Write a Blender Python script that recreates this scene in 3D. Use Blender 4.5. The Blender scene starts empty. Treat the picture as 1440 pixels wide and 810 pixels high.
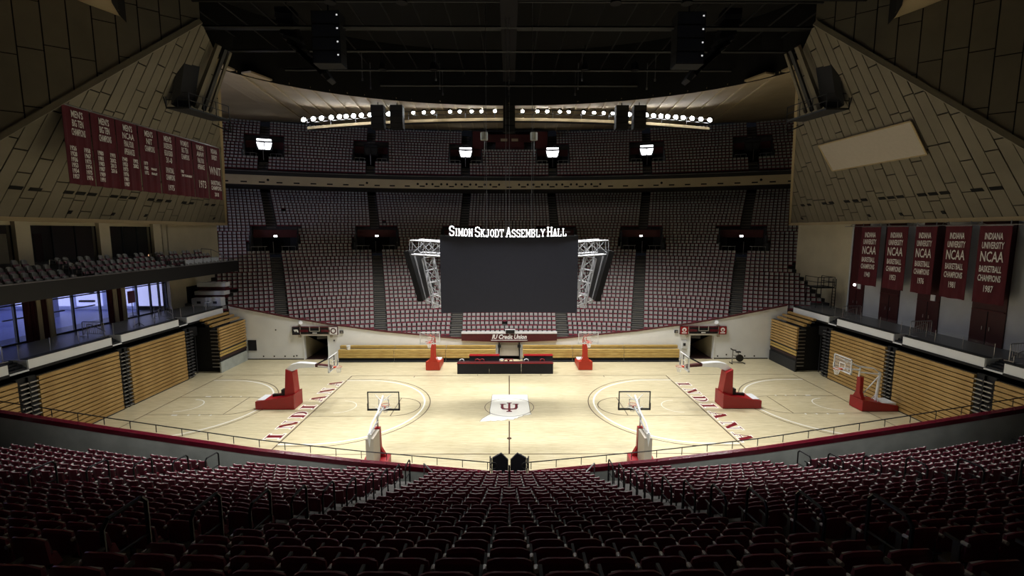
import bpy, math, random
from mathutils import Vector, Matrix
random.seed(7)
SC = bpy.context.scene
COL = SC.collection

# ------------------------------------------------------------------ camera
FPX = 663.0                                   # focal length in pixels of the 1440 px wide frame
PITCH = math.atan((405 - 325) / FPX)          # looking slightly down
YAW = math.atan(4 / FPX)
CAM = Vector((0.0, -34.15, 13.1))
cam_d = bpy.data.cameras.new('camera'); cam_d.sensor_width = 36.0; cam_d.lens = 36.0 * FPX / 1440.0
cam_d.clip_start = 0.1; cam_d.clip_end = 300
cam = bpy.data.objects.new('camera', cam_d); COL.objects.link(cam)
cam.location = CAM
cam.rotation_euler = (math.radians(90) - PITCH, 0, -YAW)
SC.camera = cam

# ------------------------------------------------------------------ world, view
w = bpy.data.worlds.new('dark_hall'); SC.world = w; w.use_nodes = True
w.node_tree.nodes['Background'].inputs[0].default_value = (0.02, 0.022, 0.03, 1)
w.node_tree.nodes['Background'].inputs[1].default_value = 0.15
vs = SC.view_settings
vs.view_transform = 'Standard'; vs.look = 'None'; vs.gamma = 1.0; vs.use_curve_mapping = False
vs.exposure = 0.0
try:
    SC.cycles.max_bounces = 5; SC.cycles.diffuse_bounces = 3; SC.cycles.glossy_bounces = 3
    SC.cycles.transparent_max_bounces = 12; SC.cycles.sample_clamp_indirect = 6.0
    SC.cycles.use_denoising = True
except Exception:
    pass
FAR_W, NEAR_W, FILL_W = 12000.0, 10400.0, 12000.0      # watts of a court floodlight cluster; last: lamps added over the near stand
LOBBY_W = 9000.0      # daylight in the lobby behind the left glass wall

# ------------------------------------------------------------------ materials
M = {}
def mat(name, col, rough=0.6, metal=0.0, var=0.15, scale=4.0, bump=0.0, emit=None, estr=0.0, alpha=1.0, spec=0.5, trans=0.0, stretch=(1, 1, 1)):
    m = bpy.data.materials.new(name); m.use_nodes = True
    nt = m.node_tree; b = nt.nodes['Principled BSDF']
    tc = nt.nodes.new('ShaderNodeTexCoord'); mp = nt.nodes.new('ShaderNodeMapping')
    nt.links.new(tc.outputs['Object'], mp.inputs['Vector']); mp.inputs['Scale'].default_value = stretch
    nz = nt.nodes.new('ShaderNodeTexNoise'); nz.inputs['Scale'].default_value = scale; nz.inputs['Detail'].default_value = 4
    nt.links.new(mp.outputs['Vector'], nz.inputs['Vector'])
    cr = nt.nodes.new('ShaderNodeValToRGB')
    lo = [max(0, c * (1 - var)) for c in col]; hi = [min(1, c * (1 + var)) for c in col]
    cr.color_ramp.elements[0].color = (*lo, 1); cr.color_ramp.elements[1].color = (*hi, 1)
    cr.color_ramp.elements[0].position = 0.3; cr.color_ramp.elements[1].position = 0.7
    nt.links.new(nz.outputs['Fac'], cr.inputs['Fac']); nt.links.new(cr.outputs['Color'], b.inputs['Base Color'])
    b.inputs['Roughness'].default_value = rough; b.inputs['Metallic'].default_value = metal
    b.inputs['Specular IOR Level'].default_value = spec
    if trans: b.inputs['Transmission Weight'].default_value = trans; b.inputs['IOR'].default_value = 1.1
    if emit: b.inputs['Emission Color'].default_value = (*emit, 1); b.inputs['Emission Strength'].default_value = estr
    if alpha < 1: b.inputs['Alpha'].default_value = alpha
    if bump:
        bp = nt.nodes.new('ShaderNodeBump'); bp.inputs['Strength'].default_value = bump
        nt.links.new(nz.outputs['Fac'], bp.inputs['Height']); nt.links.new(bp.outputs['Normal'], b.inputs['Normal'])
    M[name] = m
    return m
def srgb(r, g, b):
    f = lambda c: (c / 255 / 12.92) if c / 255 <= 0.04045 else ((c / 255 + 0.055) / 1.055) ** 2.4
    return (f(r), f(g), f(b))

mat('white_paint', srgb(236, 238, 238), 0.6, var=0.04, scale=0.7)
mat('cream_paint', srgb(196, 186, 158), 0.7, var=0.06, scale=0.6)
mat('grey_wall', srgb(188, 191, 196), 0.7, var=0.06, scale=0.8)
mat('parapet_grey', srgb(168, 174, 168), 0.8, var=0.14, scale=1.3, bump=0.1)
mat('stand_concrete', srgb(70, 68, 66), 0.85, var=0.15, scale=1.2)
mat('step_concrete', srgb(62, 60, 56), 0.85, var=0.2, scale=2)
mat('step_edge', srgb(150, 146, 134), 0.8, var=0.1)
mat('plank_concrete', srgb(112, 106, 92), 0.85, var=0.12, scale=0.45, bump=0.25)
mat('joint_dark', srgb(26, 23, 18), 0.95)
mat('ceiling_concrete', srgb(160, 144, 114), 0.9, var=0.08, scale=0.4)
mat('rib_concrete', srgb(176, 158, 122), 0.9, var=0.05)
mat('balcony_concrete', srgb(176, 162, 132), 0.85, var=0.08, scale=0.5)
mat('maroon', srgb(84, 14, 30), 0.2, var=0.1)
mat('dark_maroon', srgb(74, 14, 20), 0.55, var=0.15)
mat('door_maroon', srgb(62, 12, 16), 0.45, var=0.08)
mat('seat_maroon', srgb(116, 38, 58), 0.4, var=0.08)
mat('seat_grey', srgb(170, 171, 167), 0.7, var=0.06, scale=3)
mat('seat_metal', srgb(30, 28, 28), 0.5, 0.2)
mat('seat_pan_maroon', srgb(108, 14, 38), 0.5, var=0.08)
mat('knob_grey', srgb(190, 186, 182), 0.35, 0.2)
mat('pad_red', srgb(146, 10, 20), 0.42, var=0.06)
mat('pad_red_dark', srgb(120, 22, 20), 0.5, var=0.08)
mat('bare_orange', srgb(186, 48, 26), 0.5, var=0.05)
mat('white_metal', srgb(226, 228, 230), 0.35, var=0.03)
mat('truss_white', srgb(186, 188, 194), 0.35, var=0.04)
mat('steel', srgb(150, 150, 152), 0.3, 0.8)
mat('black_metal', srgb(24, 24, 26), 0.5, 0.3)
mat('black', srgb(10, 10, 12), 0.7)
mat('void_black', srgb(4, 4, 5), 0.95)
mat('black_cloth', srgb(24, 24, 34), 0.8)
mat('charcoal', srgb(34, 36, 40), 0.6)
mat('mezz_fascia', srgb(15, 16, 16), 0.5, var=0.05)
mat('screen_dark', srgb(64, 66, 78), 0.55, var=0.03, spec=0.3)
mat('screen_side', srgb(11, 11, 13), 0.5)
mat('glass', (0.35, 0.37, 0.38), 0.02, alpha=0.03, var=0.0)
mat('board_glass', (0.85, 0.88, 0.9), 0.02, alpha=0.10, var=0.0)
mat('window_glass', (0.5, 0.55, 0.8), 0.02, alpha=0.10, var=0.0)
mat('net_white', srgb(235, 235, 232), 0.8, var=0.02)
mat('rim_orange', srgb(206, 70, 30), 0.4)
mat('line_dark', srgb(64, 42, 28), 0.4, var=0.05)
mat('line_white', srgb(244, 242, 232), 0.4, var=0.02)
mat('paint_maroon', srgb(108, 10, 24), 0.4, var=0.06)
mat('paint_navy', srgb(52, 58, 70), 0.4, var=0.06)
mat('letter_white', srgb(240, 240, 240), 0.6, var=0.02)
mat('banner_maroon', srgb(80, 8, 24), 0.85, var=0.12, scale=1.5)
mat('banner_text', srgb(226, 222, 218), 0.8, var=0.03)
mat('deck_grey', srgb(74, 75, 78), 0.35, var=0.15, scale=0.8)
mat('pipe_grey', srgb(24, 24, 26), 0.6, var=0.2)
mat('drape_cream', srgb(176, 166, 140), 0.85, var=0.1, stretch=(8, 8, 0.3))
mat('drape_maroon', srgb(58, 10, 18), 0.9, var=0.1)
mat('tile_dark', srgb(52, 30, 30), 0.6)
mat('panel_grey', srgb(176, 168, 156), 0.9, var=0.03)
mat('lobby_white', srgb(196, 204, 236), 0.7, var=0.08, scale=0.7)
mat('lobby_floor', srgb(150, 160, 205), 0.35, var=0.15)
mat('lamp_white', (1, 1, 1), 0.4, var=0, emit=(0.95, 0.97, 1.0), estr=110.0)
mat('lamp_soft', (1, 1, 1), 0.4, var=0, emit=(0.96, 0.96, 1.0), estr=4.0)
mat('lamp_small', (1, 1, 1), 0.4, var=0, emit=(1.0, 0.95, 0.9), estr=8.0)
mat('lamp_warm', (1, 0.7, 0.45), 0.4, var=0, emit=(1.0, 0.55, 0.3), estr=0.8)
mat('sign_white_lit', (1, 1, 1), 0.5, var=0, emit=(1, 1, 1), estr=1.4)
mat('daylight_blue', (0.6, 0.7, 1), 0.5, var=0, emit=(0.55, 0.58, 1.0), estr=.8)
mat('daylight_white', (1, 1, 1), 0.5, var=0, emit=(0.95, 1.0, 1.0), estr=3.0)
mat('led_blue', (0.03, 0.035, 0.055), 0.3, var=0.05)  # bluish highlight on the speaker grilles, painted as their base colour
mat('dot_white', (0.9, 0.9, 0.9), 0.3, var=0, emit=(1, 1, 1), estr=0.6)

def wood(name, c1, c2, rough, bump, plank=None, seam=0.7, coat=0.0, patch=0.10):
    m = bpy.data.materials.new(name); m.use_nodes = True
    nt = m.node_tree; b = nt.nodes['Principled BSDF']; L = nt.links.new
    tc = nt.nodes.new('ShaderNodeTexCoord')
    mp = nt.nodes.new('ShaderNodeMapping'); L(tc.outputs['Object'], mp.inputs['Vector'])
    mp.inputs['Scale'].default_value = (0.8, 9, 9) if plank else (9, 0.8, 9)
    nz = nt.nodes.new('ShaderNodeTexNoise'); nz.inputs['Scale'].default_value = 1.6; nz.inputs['Detail'].default_value = 7
    L(mp.outputs['Vector'], nz.inputs['Vector'])
    cr = nt.nodes.new('ShaderNodeValToRGB'); cr.color_ramp.elements[0].position = 0.32; cr.color_ramp.elements[1].position = 0.68
    cr.color_ramp.elements[0].color = (*c1, 1); cr.color_ramp.elements[1].color = (*c2, 1)
    L(nz.outputs['Fac'], cr.inputs['Fac'])
    out = cr.outputs['Color']
    if plank:
        br = nt.nodes.new('ShaderNodeTexBrick'); L(tc.outputs['Object'], br.inputs['Vector'])
        br.inputs['Scale'].default_value = 1.0; br.inputs['Brick Width'].default_value = plank[0]; br.inputs['Row Height'].default_value = plank[1]
        br.inputs['Mortar Size'].default_value = 0.004; br.inputs['Mortar'].default_value = (0.55, 0.5, 0.42, 1)
        br.inputs['Color1'].default_value = (1, 1, 1, 1); br.inputs['Color2'].default_value = (0.80, 0.79, 0.76, 1); br.offset = 0.37
        mx = nt.nodes.new('ShaderNodeMix'); mx.data_type = 'RGBA'; mx.blend_type = 'MULTIPLY'; mx.inputs['Factor'].default_value = seam
        L(out, mx.inputs[6]); L(br.outputs['Color'], mx.inputs[7]); out = mx.outputs[2]
        n2 = nt.nodes.new('ShaderNodeTexNoise'); n2.inputs['Scale'].default_value = 0.22; n2.inputs['Detail'].default_value = 3
        m2 = nt.nodes.new('ShaderNodeMapping'); m2.inputs['Scale'].default_value = (0.5, 1.6, 1); L(tc.outputs['Object'], m2.inputs['Vector']); L(m2.outputs['Vector'], n2.inputs['Vector'])
        c3 = nt.nodes.new('ShaderNodeValToRGB'); c3.color_ramp.elements[0].color = (1 - patch, 1 - patch, 1 - patch * 1.3, 1); c3.color_ramp.elements[1].color = (1, 1, 1, 1)
        c3.color_ramp.elements[0].position = 0.35; c3.color_ramp.elements[1].position = 0.65
        L(n2.outputs['Fac'], c3.inputs['Fac'])
        m3 = nt.nodes.new('ShaderNodeMix'); m3.data_type = 'RGBA'; m3.blend_type = 'MULTIPLY'; m3.inputs['Factor'].default_value = 1
        L(out, m3.inputs[6]); L(c3.outputs['Color'], m3.inputs[7]); out = m3.outputs[2]
    L(out, b.inputs['Base Color']); b.inputs['Roughness'].default_value = rough
    if coat: b.inputs['Coat Weight'].default_value = coat; b.inputs['Coat Roughness'].default_value = 0.08
    M[name] = m
wood('maple_floor', srgb(204, 190, 151), srgb(229, 218, 185), 0.42, 0, plank=(2.6, 0.11), seam=0.55, coat=0.25)
wood('bleacher_wood', srgb(156, 122, 68), srgb(190, 156, 98), 0.45, 0)
wood('bench_wood', srgb(172, 140, 72), srgb(208, 178, 108), 0.5, 0, plank=(3.0, 0.5), seam=0.0)

# ------------------------------------------------------------------ mesh helpers
WM = {}
class MB:
    def __init__(s): s.v = []; s.f = []; s.mi = []
    def add(s, verts, faces, mi=0):
        o = len(s.v); s.v += [tuple(p) for p in verts]
        for f in faces: s.f.append(tuple(i + o for i in f)); s.mi.append(mi)
        return s
    def box(s, x0, x1, y0, y1, z0, z1, mi=0):
        return s.add([(x0, y0, z0), (x1, y0, z0), (x1, y1, z0), (x0, y1, z0), (x0, y0, z1), (x1, y0, z1), (x1, y1, z1), (x0, y1, z1)],
              [(0, 3, 2, 1), (4, 5, 6, 7), (0, 1, 5, 4), (1, 2, 6, 5), (2, 3, 7, 6), (3, 0, 4, 7)], mi)
    def obox(s, c, a, b, d, mi=0):
        c, a, b, d = Vector(c), Vector(a), Vector(b), Vector(d)
        P = [c - a - b - d, c + a - b - d, c + a + b - d, c - a + b - d, c - a - b + d, c + a - b + d, c + a + b + d, c - a + b + d]
        return s.add(P, [(0, 3, 2, 1), (4, 5, 6, 7), (0, 1, 5, 4), (1, 2, 6, 5), (2, 3, 7, 6), (3, 0, 4, 7)], mi)
    def bar(s, p0, p1, wdt, hgt, up=(0, 0, 1), mi=0):
        p0, p1 = Vector(p0), Vector(p1); d = p1 - p0; L = d.length
        if L < 1e-6: return s
        d /= L; upv = Vector(up)
        if abs(d.dot(upv)) > 0.98: upv = Vector((0, 1, 0))
        side = d.cross(upv).normalized(); u = side.cross(d)
        return s.obox((p0 + p1) / 2, d * L / 2, side * wdt / 2, u * hgt / 2, mi)
    def tube(s, p0, p1, r, n=6, r1=None, mi=0, cap=True):
        p0, p1 = Vector(p0), Vector(p1); d = (p1 - p0)
        if d.length < 1e-6: return s
        d.normalize(); u = d.orthogonal().normalized(); v = d.cross(u); r1 = r if r1 is None else r1
        V = []
        for p, q in ((p0, r), (p1, r1)):
            for k in range(n):
                a = 2 * math.pi * k / n; V.append(p + u * (q * math.cos(a)) + v * (q * math.sin(a)))
        F = [(k, (k + 1) % n, n + (k + 1) % n, n + k) for k in range(n)]
        if cap: F += [tuple(range(n - 1, -1, -1)), tuple(range(n, 2 * n))]
        return s.add(V, F, mi)
    def path(s, pts, r, n=6, mi=0):
        for a, b in zip(pts, pts[1:]): s.tube(a, b, r, n, mi=mi)
        return s
    def prism(s, poly, vec, mi=0):
        n = len(poly); vec = Vector(vec); V = [Vector(p) for p in poly] + [Vector(p) + vec for p in poly]
        F = [tuple(range(n - 1, -1, -1)), tuple(range(n, 2 * n))] + [(k, (k + 1) % n, n + (k + 1) % n, n + k) for k in range(n)]
        return s.add(V, F, mi)
    def strip(s, A, B, mi=0, close=False):
        n = len(A); F = [(k, k + 1, n + k + 1, n + k) for k in range(n - 1)]
        if close: F.append((n - 1, 0, n, 2 * n - 1))
        return s.add(list(A) + list(B), F, mi)
    def mesh(s, name, mats, inv=None, smooth=False):
        me = bpy.data.meshes.new(name)
        V = s.v if inv is None else [tuple(inv @ Vector(p)) for p in s.v]
        me.from_pydata(V, [], s.f)
        for m in (mats if isinstance(mats, (list, tuple)) else [mats]): me.materials.append(M[m])
        if any(s.mi): me.polygons.foreach_set('material_index', s.mi)
        if smooth: me.polygons.foreach_set('use_smooth', [True] * len(s.f))
        me.update()
        return me
    def build(s, name, mats, parent=None, local=False, smooth=False, base=True):
        """verts are world coordinates unless local; a top-level mesh gets its origin at its base"""
        if parent is None:
            xs, ys, zs = zip(*s.v) if s.v else ((0,), (0,), (0,))
            loc = Vector(((min(xs) + max(xs)) / 2, (min(ys) + max(ys)) / 2, min(zs))) if base else Vector((0, 0, 0))
            me = s.mesh(name, mats, Matrix.Translation(-loc), smooth)
            o = bpy.data.objects.new(name, me); COL.objects.link(o); o.location = loc; WM[o] = Matrix.Translation(loc)
        else:
            me = s.mesh(name, mats, None if local else WM[parent].inverted(), smooth)
            o = bpy.data.objects.new(name, me); COL.objects.link(o); o.parent = parent; WM[o] = WM[parent]
        return o
def part(name, mesh, parent, loc=(0, 0, 0), rotz=0.0, mtx=None):
    """a part that shares mesh data; placed in the parent's own coordinates"""
    o = bpy.data.objects.new(name, mesh); COL.objects.link(o); o.parent = parent
    if mtx is not None: o.matrix_local = mtx; WM[o] = WM[parent] @ mtx
    else:
        o.location = loc; o.rotation_euler = (0, 0, rotz)
        WM[o] = WM[parent] @ Matrix.Translation(loc) @ Matrix.Rotation(rotz, 4, 'Z')
    return o
def tag(o, label=None, cat=None, group=None, kind=None):
    if label: o['label'] = label
    if cat: o['category'] = cat
    if group: o['group'] = group
    if kind: o['kind'] = kind
    return o
def thing(name, label, cat, loc=(0, 0, 0), rotz=0.0, group=None):
    o = bpy.data.objects.new(name, None); COL.objects.link(o); o.empty_display_size = 0.2
    o.location = loc; o.rotation_euler = (0, 0, rotz)
    WM[o] = Matrix.Translation(loc) @ Matrix.Rotation(rotz, 4, 'Z')
    return tag(o, label, cat, group)
def struct(o): o['kind'] = 'structure'; return o
def lerp(a, b, t): return a + (b - a) * t
def interp(x, tab):
    if x <= tab[0][0]: return tab[0][1]
    for (a, va), (b, vb) in zip(tab, tab[1:]):
        if x <= b: return lerp(va, vb, (x - a) / (b - a))
    return tab[-1][1]
ORD = ['first', 'second', 'third', 'fourth', 'fifth', 'sixth', 'seventh', 'eighth', 'ninth', 'tenth', 'eleventh', 'twelfth', 'thirteenth', 'fourteenth', 'fifteenth', 'sixteenth', 'seventeenth', 'eighteenth', 'nineteenth', 'twentieth']
def ordn(i):
    if i < 20: return ORD[i]
    n = i + 1; return f"{n}{'th' if 10 < n % 100 < 14 else {1: 'st', 2: 'nd', 3: 'rd'}.get(n % 10, 'th')}"
def text_mesh(name, txt, size, matname, bold=0.0, xs=1.0, align='CENTER', extrude=0.0, shear=0.0, spacing=1.0):
    c = bpy.data.curves.new(name, 'FONT'); c.body = txt; c.size = size; c.align_x = align; c.align_y = 'CENTER'
    c.offset = bold; c.extrude = extrude; c.shear = shear; c.space_character = spacing; c.resolution_u = 2
    o = bpy.data.objects.new(name, c); COL.objects.link(o)
    dg = bpy.context.evaluated_depsgraph_get()
    me = bpy.data.meshes.new_from_object(o.evaluated_get(dg))
    bpy.data.objects.remove(o); bpy.data.curves.remove(c)
    for v in me.vertices: v.co.x *= xs
    me.materials.clear(); me.materials.append(M[matname]); me.name = name
    return me
def text_part(name, txt, size, matname, parent, mtx, **k):
    """mtx places the flat lettering (x along the line, y up, z out of the sheet) in world coordinates"""
    me = text_mesh(name, txt, size, matname, **k)
    o = bpy.data.objects.new(name, me); COL.objects.link(o); o.parent = parent
    o.matrix_local = WM[parent].inverted() @ mtx; WM[o] = mtx
    return o
def frame(origin, xdir, ydir):
    x = Vector(xdir).normalized(); y = Vector(ydir); y = (y - x * x.dot(y)).normalized(); z = x.cross(y)
    m = Matrix((( x[0], y[0], z[0], origin[0]), (x[1], y[1], z[1], origin[1]), (x[2], y[2], z[2], origin[2]), (0, 0, 0, 1)))
    return m
# ================================================================== THE SETTING
WALL_Y = 13.2                 # the long courtside walls stand at Y = -13.2 and +13.2
BOWL_C = 48.0                 # rows are arcs about (0, -48) on the far side and (0, 48) on the near side

# ------------------------------------------------------------------ floor and its painted markings
floor = struct(MB().box(-34, 34, -13.4, 13.4, -0.3, 0.0).build('floor', 'maple_floor', base=False))
ZP = 0.006
def ribbon(pts, wd, name, m, z=ZP, parent=None):
    pts = [Vector((p[0], p[1], 0)) for p in pts]; A = []; B = []
    for i, p in enumerate(pts):
        a = pts[max(0, i - 1)]; b = pts[min(len(pts) - 1, i + 1)]; d = (b - a).normalized(); n = Vector((-d.y, d.x, 0)) * wd / 2
        A.append((p.x + n.x, p.y + n.y, z)); B.append((p.x - n.x, p.y - n.y, z))
    return MB().strip(B, A).build(name, m, parent or floor)
def arc(cx, cy, r, a0, a1, n=40): return [(cx + r * math.cos(lerp(a0, a1, k / n)), cy + r * math.sin(lerp(a0, a1, k / n))) for k in range(n + 1)]
HX, HY = 14.325, 7.62
for s in (-1, 1):
    ribbon([(-HX, s * HY), (HX, s * HY)], 0.06, 'side_line', 'line_dark')
    ribbon([(s * HX, -HY), (s * HX, HY)], 0.08, 'base_line', 'line_dark')
    bx = s * 12.75; R2 = math.pi / 2; c0 = math.pi if s > 0 else 0.0
    for rad, wd, m, yc in ((6.30, 0.13, 'line_white', 6.28), (6.72, 0.06, 'line_dark', 6.55)):
        a = math.asin(yc / rad); pts = arc(bx, 0, rad, c0 - a, c0 + a, 60)
        pts = [(s * HX, pts[0][1])] + pts + [(s * HX, pts[-1][1])]
        ribbon(pts, wd, 'three_point_line', m, ZP + (0.002 if m == 'line_white' else 0))
    for y in (-1.8, 1.85): ribbon([(s * HX, y), (s * 8.5, y)], 0.05, 'lane_line', 'line_dark')
    ribbon([(s * 8.5, -1.8), (s * 8.5, 1.85)], 0.06, 'free_throw_line', 'line_dark')
    ribbon(arc(s * 8.5, 0, 1.8, c0 - R2, c0 + R2), 0.06, 'free_throw_circle', 'line_dark')
    ribbon(arc(bx, 0, 1.22, c0 - R2, c0 + R2), 0.05, 'restricted_arc', 'line_white')
    # practice half court behind the base line
    px, py = s * 24.57, 0.35
    ribbon([(s * 26.15, -7.9), (s * 26.15, 7.9)], 0.06, 'practice_base_line', 'line_dark')
    ribbon([(s * 26.15, 7.9), (s * 15.6, 7.9)], 0.05, 'practice_side_line', 'line_dark')
    for rad, wd, m in ((6.02, 0.13, 'line_white'), (6.38, 0.06, 'line_dark')):
        pts = arc(px, py, rad, c0 - R2, c0 + R2, 60); pts = [(s * 26.1, pts[0][1])] + pts + [(s * 26.1, pts[-1][1])]
        ribbon(pts, wd, 'practice_three_point_line', m, ZP + (0.002 if m == 'line_white' else 0))
    for y in (py - 1.8, py + 1.8):
        ribbon([(s * 26.15, y), (s * 20.6, y)], 0.05, 'practice_lane_line', 'line_dark')
        for k, xx in enumerate((24.0, 23.0, 22.2, 21.4)):
            MB().box(s * xx - (0.2 if k == 0 else 0.05), s * xx + (0.2 if k == 0 else 0.05), y + (0.05 if y > py else -0.2), y + (0.2 if y > py else -0.05), 0, ZP + .003).build('lane_block', 'line_white', floor)
    ribbon([(s * 20.6, py - 1.8), (s * 20.6, py + 1.8)], 0.05, 'practice_free_throw_line', 'line_dark')
    ribbon(arc(s * 20.6, py, 1.8, c0 - R2, c0 + R2), 0.05, 'practice_free_throw_circle', 'line_dark')
    ribbon(arc(px, py, 1.25, c0 - R2, c0 + R2), 0.08, 'practice_restricted_arc', 'line_white')
    ribbon([(s * 8.6 - s * 0.0, HY), (s * 8.6, HY - 0.5)], 0.05, 'coach_box_line', 'line_dark')
    ribbon([(s * 2.9, HY), (s * 2.9, HY + 0.35)], 0.05, 'substitution_mark', 'line_dark')
ribbon([(0, -HY), (0, -2.75)], 0.08, 'half_court_line', 'line_dark', ZP + .001)
ribbon([(0, 2.55), (0, HY)], 0.08, 'half_court_line', 'line_dark', ZP + .001)
MB().prism([(0.16 * math.cos(k * .785), -5.5 + .16 * math.sin(k * .785), 0) for k in range(8)], (0, 0, ZP + .004)).build('floor_plug', 'line_dark', floor)

# centre emblem: white state outline, circle and the red trident letters
STATE = [(-1.36, 2.59), (1.46, 2.57), (1.50, 0.5), (1.53, -1.30), (1.62, -1.50), (1.36, -1.66), (1.02, -1.72), (0.93, -1.92), (0.70, -2.05), (0.55, -2.30), (0.40, -2.30), (0.30, -2.52), (0.05, -2.52), (-0.12, -2.42), (-0.3, -2.62), (-0.55, -2.72), (-0.8, -2.66), (-1.02, -2.78), (-1.3, -2.70), (-1.6, -2.80), (-2.05, -2.84), (-1.92, -2.35), (-1.55, -1.72), (-1.38, -1.50), (-1.44, -0.8), (-1.40, 0.8)]
MB().add([(x, y, ZP + .002) for x, y in STATE][::-1], [tuple(range(len(STATE)))]).build('state_emblem', 'line_white', floor)
ribbon(STATE + [STATE[0]], 0.035, 'state_outline', 'paint_navy', ZP + .003)
ribbon(arc(0, -0.1, 1.83, 0, 2 * math.pi, 64), 0.05, 'centre_circle', 'line_dark', ZP + .004)
def iu_poly(k):      # interlocked I and U as flat polygons, unit size
    I = [(-.28, .92), (.28, .92), (.28, .80), (.12, .76), (.12, -.78), (.30, -.82), (.30, -.94), (-.30, -.94), (-.30, -.82), (-.12, -.78), (-.12, .76), (-.28, .80)]
    out = [I]
    for s in (-1, 1):
        U = [(.60, .66), (1.05, .66), (1.05, .55), (.94, .50), (.94, -.18), (.74, -.48), (.12, -.52), (.12, -.30), (.36, -.30), (.60, -.22), (.68, -.02), (.68, .50), (.60, .55)]
        U2 = [(.40, .66), (.60, .66), (.60, .55), (.40, .55)]
        out += [[(s * x, y) for x, y in U], [(s * x, y) for x, y in U2]]
    return out
def flat(polys, mtx, name, m, parent, z=0.0, th=0.0):
    b = MB()
    for P in polys:
        V = [mtx @ Vector((x, y, z)) for x, y in P]
        b.add(V, [tuple(range(len(P)))])
    return b.build(name, m, parent)
em = Matrix.Translation((0, -0.14, 0)) @ Matrix.Diagonal((.64, 0.95, 1, 1))
flat([[(x * 1.06, y * 1.06) for x, y in P] for P in iu_poly(1)], em, 'trident_outline', 'paint_navy', floor, ZP + .005)
flat(iu_poly(1), em, 'trident_letters', 'paint_maroon', floor, ZP + .007)

# serif capitals painted along both base lines
def serif(ch):
    """polygons of a serif capital in a 0..1 high box, returns (polys, width)"""
    S = lambda x0, x1, y: [(x0, y - .035), (x1, y - .035), (x1, y + .035), (x0, y + .035)]
    if ch == 'I': return [[(.10, 0), (.40, 0), (.40, 1), (.10, 1)], S(-.04, .54, .035), S(-.04, .54, .965)], .5
    if ch == 'N': return [[(.12, 0), (.20, 0), (.20, 1), (.12, 1)], [(.80, 0), (.88, 0), (.88, 1), (.80, 1)], [(.08, 1), (.38, 1), (.90, 0), (.66, 0)], S(0, .34, .035), S(.66, 1.0, .965), S(0, .3, .965)], 1.0
    if ch == 'A': return [[(.14, 0), (.22, 0), (.47, .86), (.43, 1)], [(.38, 1), (.62, 1), (.98, 0), (.68, 0)], [(.26, .28), (.68, .28), (.66, .36), (.28, .36)], S(0, .34, .035), S(.62, 1.06, .965 - .93)], 1.06
    if ch == 'D':
        n = 10; o = [(.40 + .50 * math.cos(a), .5 + .5 * math.sin(a)) for a in [lerp(-math.pi / 2, math.pi / 2, k / n) for k in range(n + 1)]]
        i = [(.40 + .30 * math.cos(a), .5 + .43 * math.sin(a)) for a in [lerp(-math.pi / 2, math.pi / 2, k / n) for k in range(n + 1)]]
        P = [[o[k], o[k + 1], i[k + 1], i[k]] for k in range(n)]
        return P + [[(.12, 0), (.40, 0), (.40, 1), (.12, 1)], S(0, .42, .035), S(0, .42, .965)], .92
for s in (-1, 1):
    letters = 'INDIANA'; ys = [-5.15, -3.3, -1.55, -.05, 1.75, 3.6, 5.4]; Hh = 1.02
    for ch, yc in zip(letters, ys):
        polys, wd = serif(ch); sc = 1.28
        for nm, m, z, gr in (('letter_outline', 'line_white', ZP + .002, .10), ('letter_' + ch.lower(), 'paint_maroon', ZP + .004, 0)):
            b = MB()
            for P in polys:
                cx = sum(p[0] for p in P) / len(P); cy = sum(p[1] for p in P) / len(P)
                V = []
                for x, y in P:
                    x2 = x + (gr if x > cx else -gr) * .9; y2 = y + (gr if y > cy else -gr) * .7
                    lx, ly = (x2 - wd / 2) * sc, y2 * Hh
                    # left text runs towards +Y with its top to -X, the right text the other way round
                    V.append((-14.55 - ly, yc + lx, z + 0.0002 * len(b.f)) if s < 0 else (14.55 + ly, -yc - lx, z + 0.0002 * len(b.f)))
                b.add(V, [tuple(range(len(V)))])
            b.build(nm, m, floor)

# ------------------------------------------------------------------ stands
def z_far(r): return 2.0 + .52 * (r - 63.7) + .002 * (r - 63.7) ** 2        # tread height below the balcony
def z_bal(r): return 20.85 + .80 * (r - 86.0)                               # tread height of the far balcony
def z_near(r): u = r - 64.96; return 2.85 + .4015 * u + .0069 * u * u
T_FAR, T_BAL, T_NEAR = 0.67, 0.66, 0.745
FAR_R = [62.6 + T_FAR * k for k in range(46)]            # to 92.8
BAL_R = [86.2 + T_BAL * k for k in range(16)]
NEAR_R = [79.27 - T_NEAR * k for k in range(25)]        # from the camera down to the rail
def far_aisles(r): t = (r - 62) / 28; return [math.radians(lerp(a, b, t)) for a, b in ((5.17, 4.35), (12.06, 13.5), (20.35, 22.8))]
def near_aisles(r): return [math.radians(a) for a in (3.62, 10.9, 18.6)]
FAR_PORTAL_R = (78.6, 83.4)
BAL_PORTAL_R = (88.6, 93.0)
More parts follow.
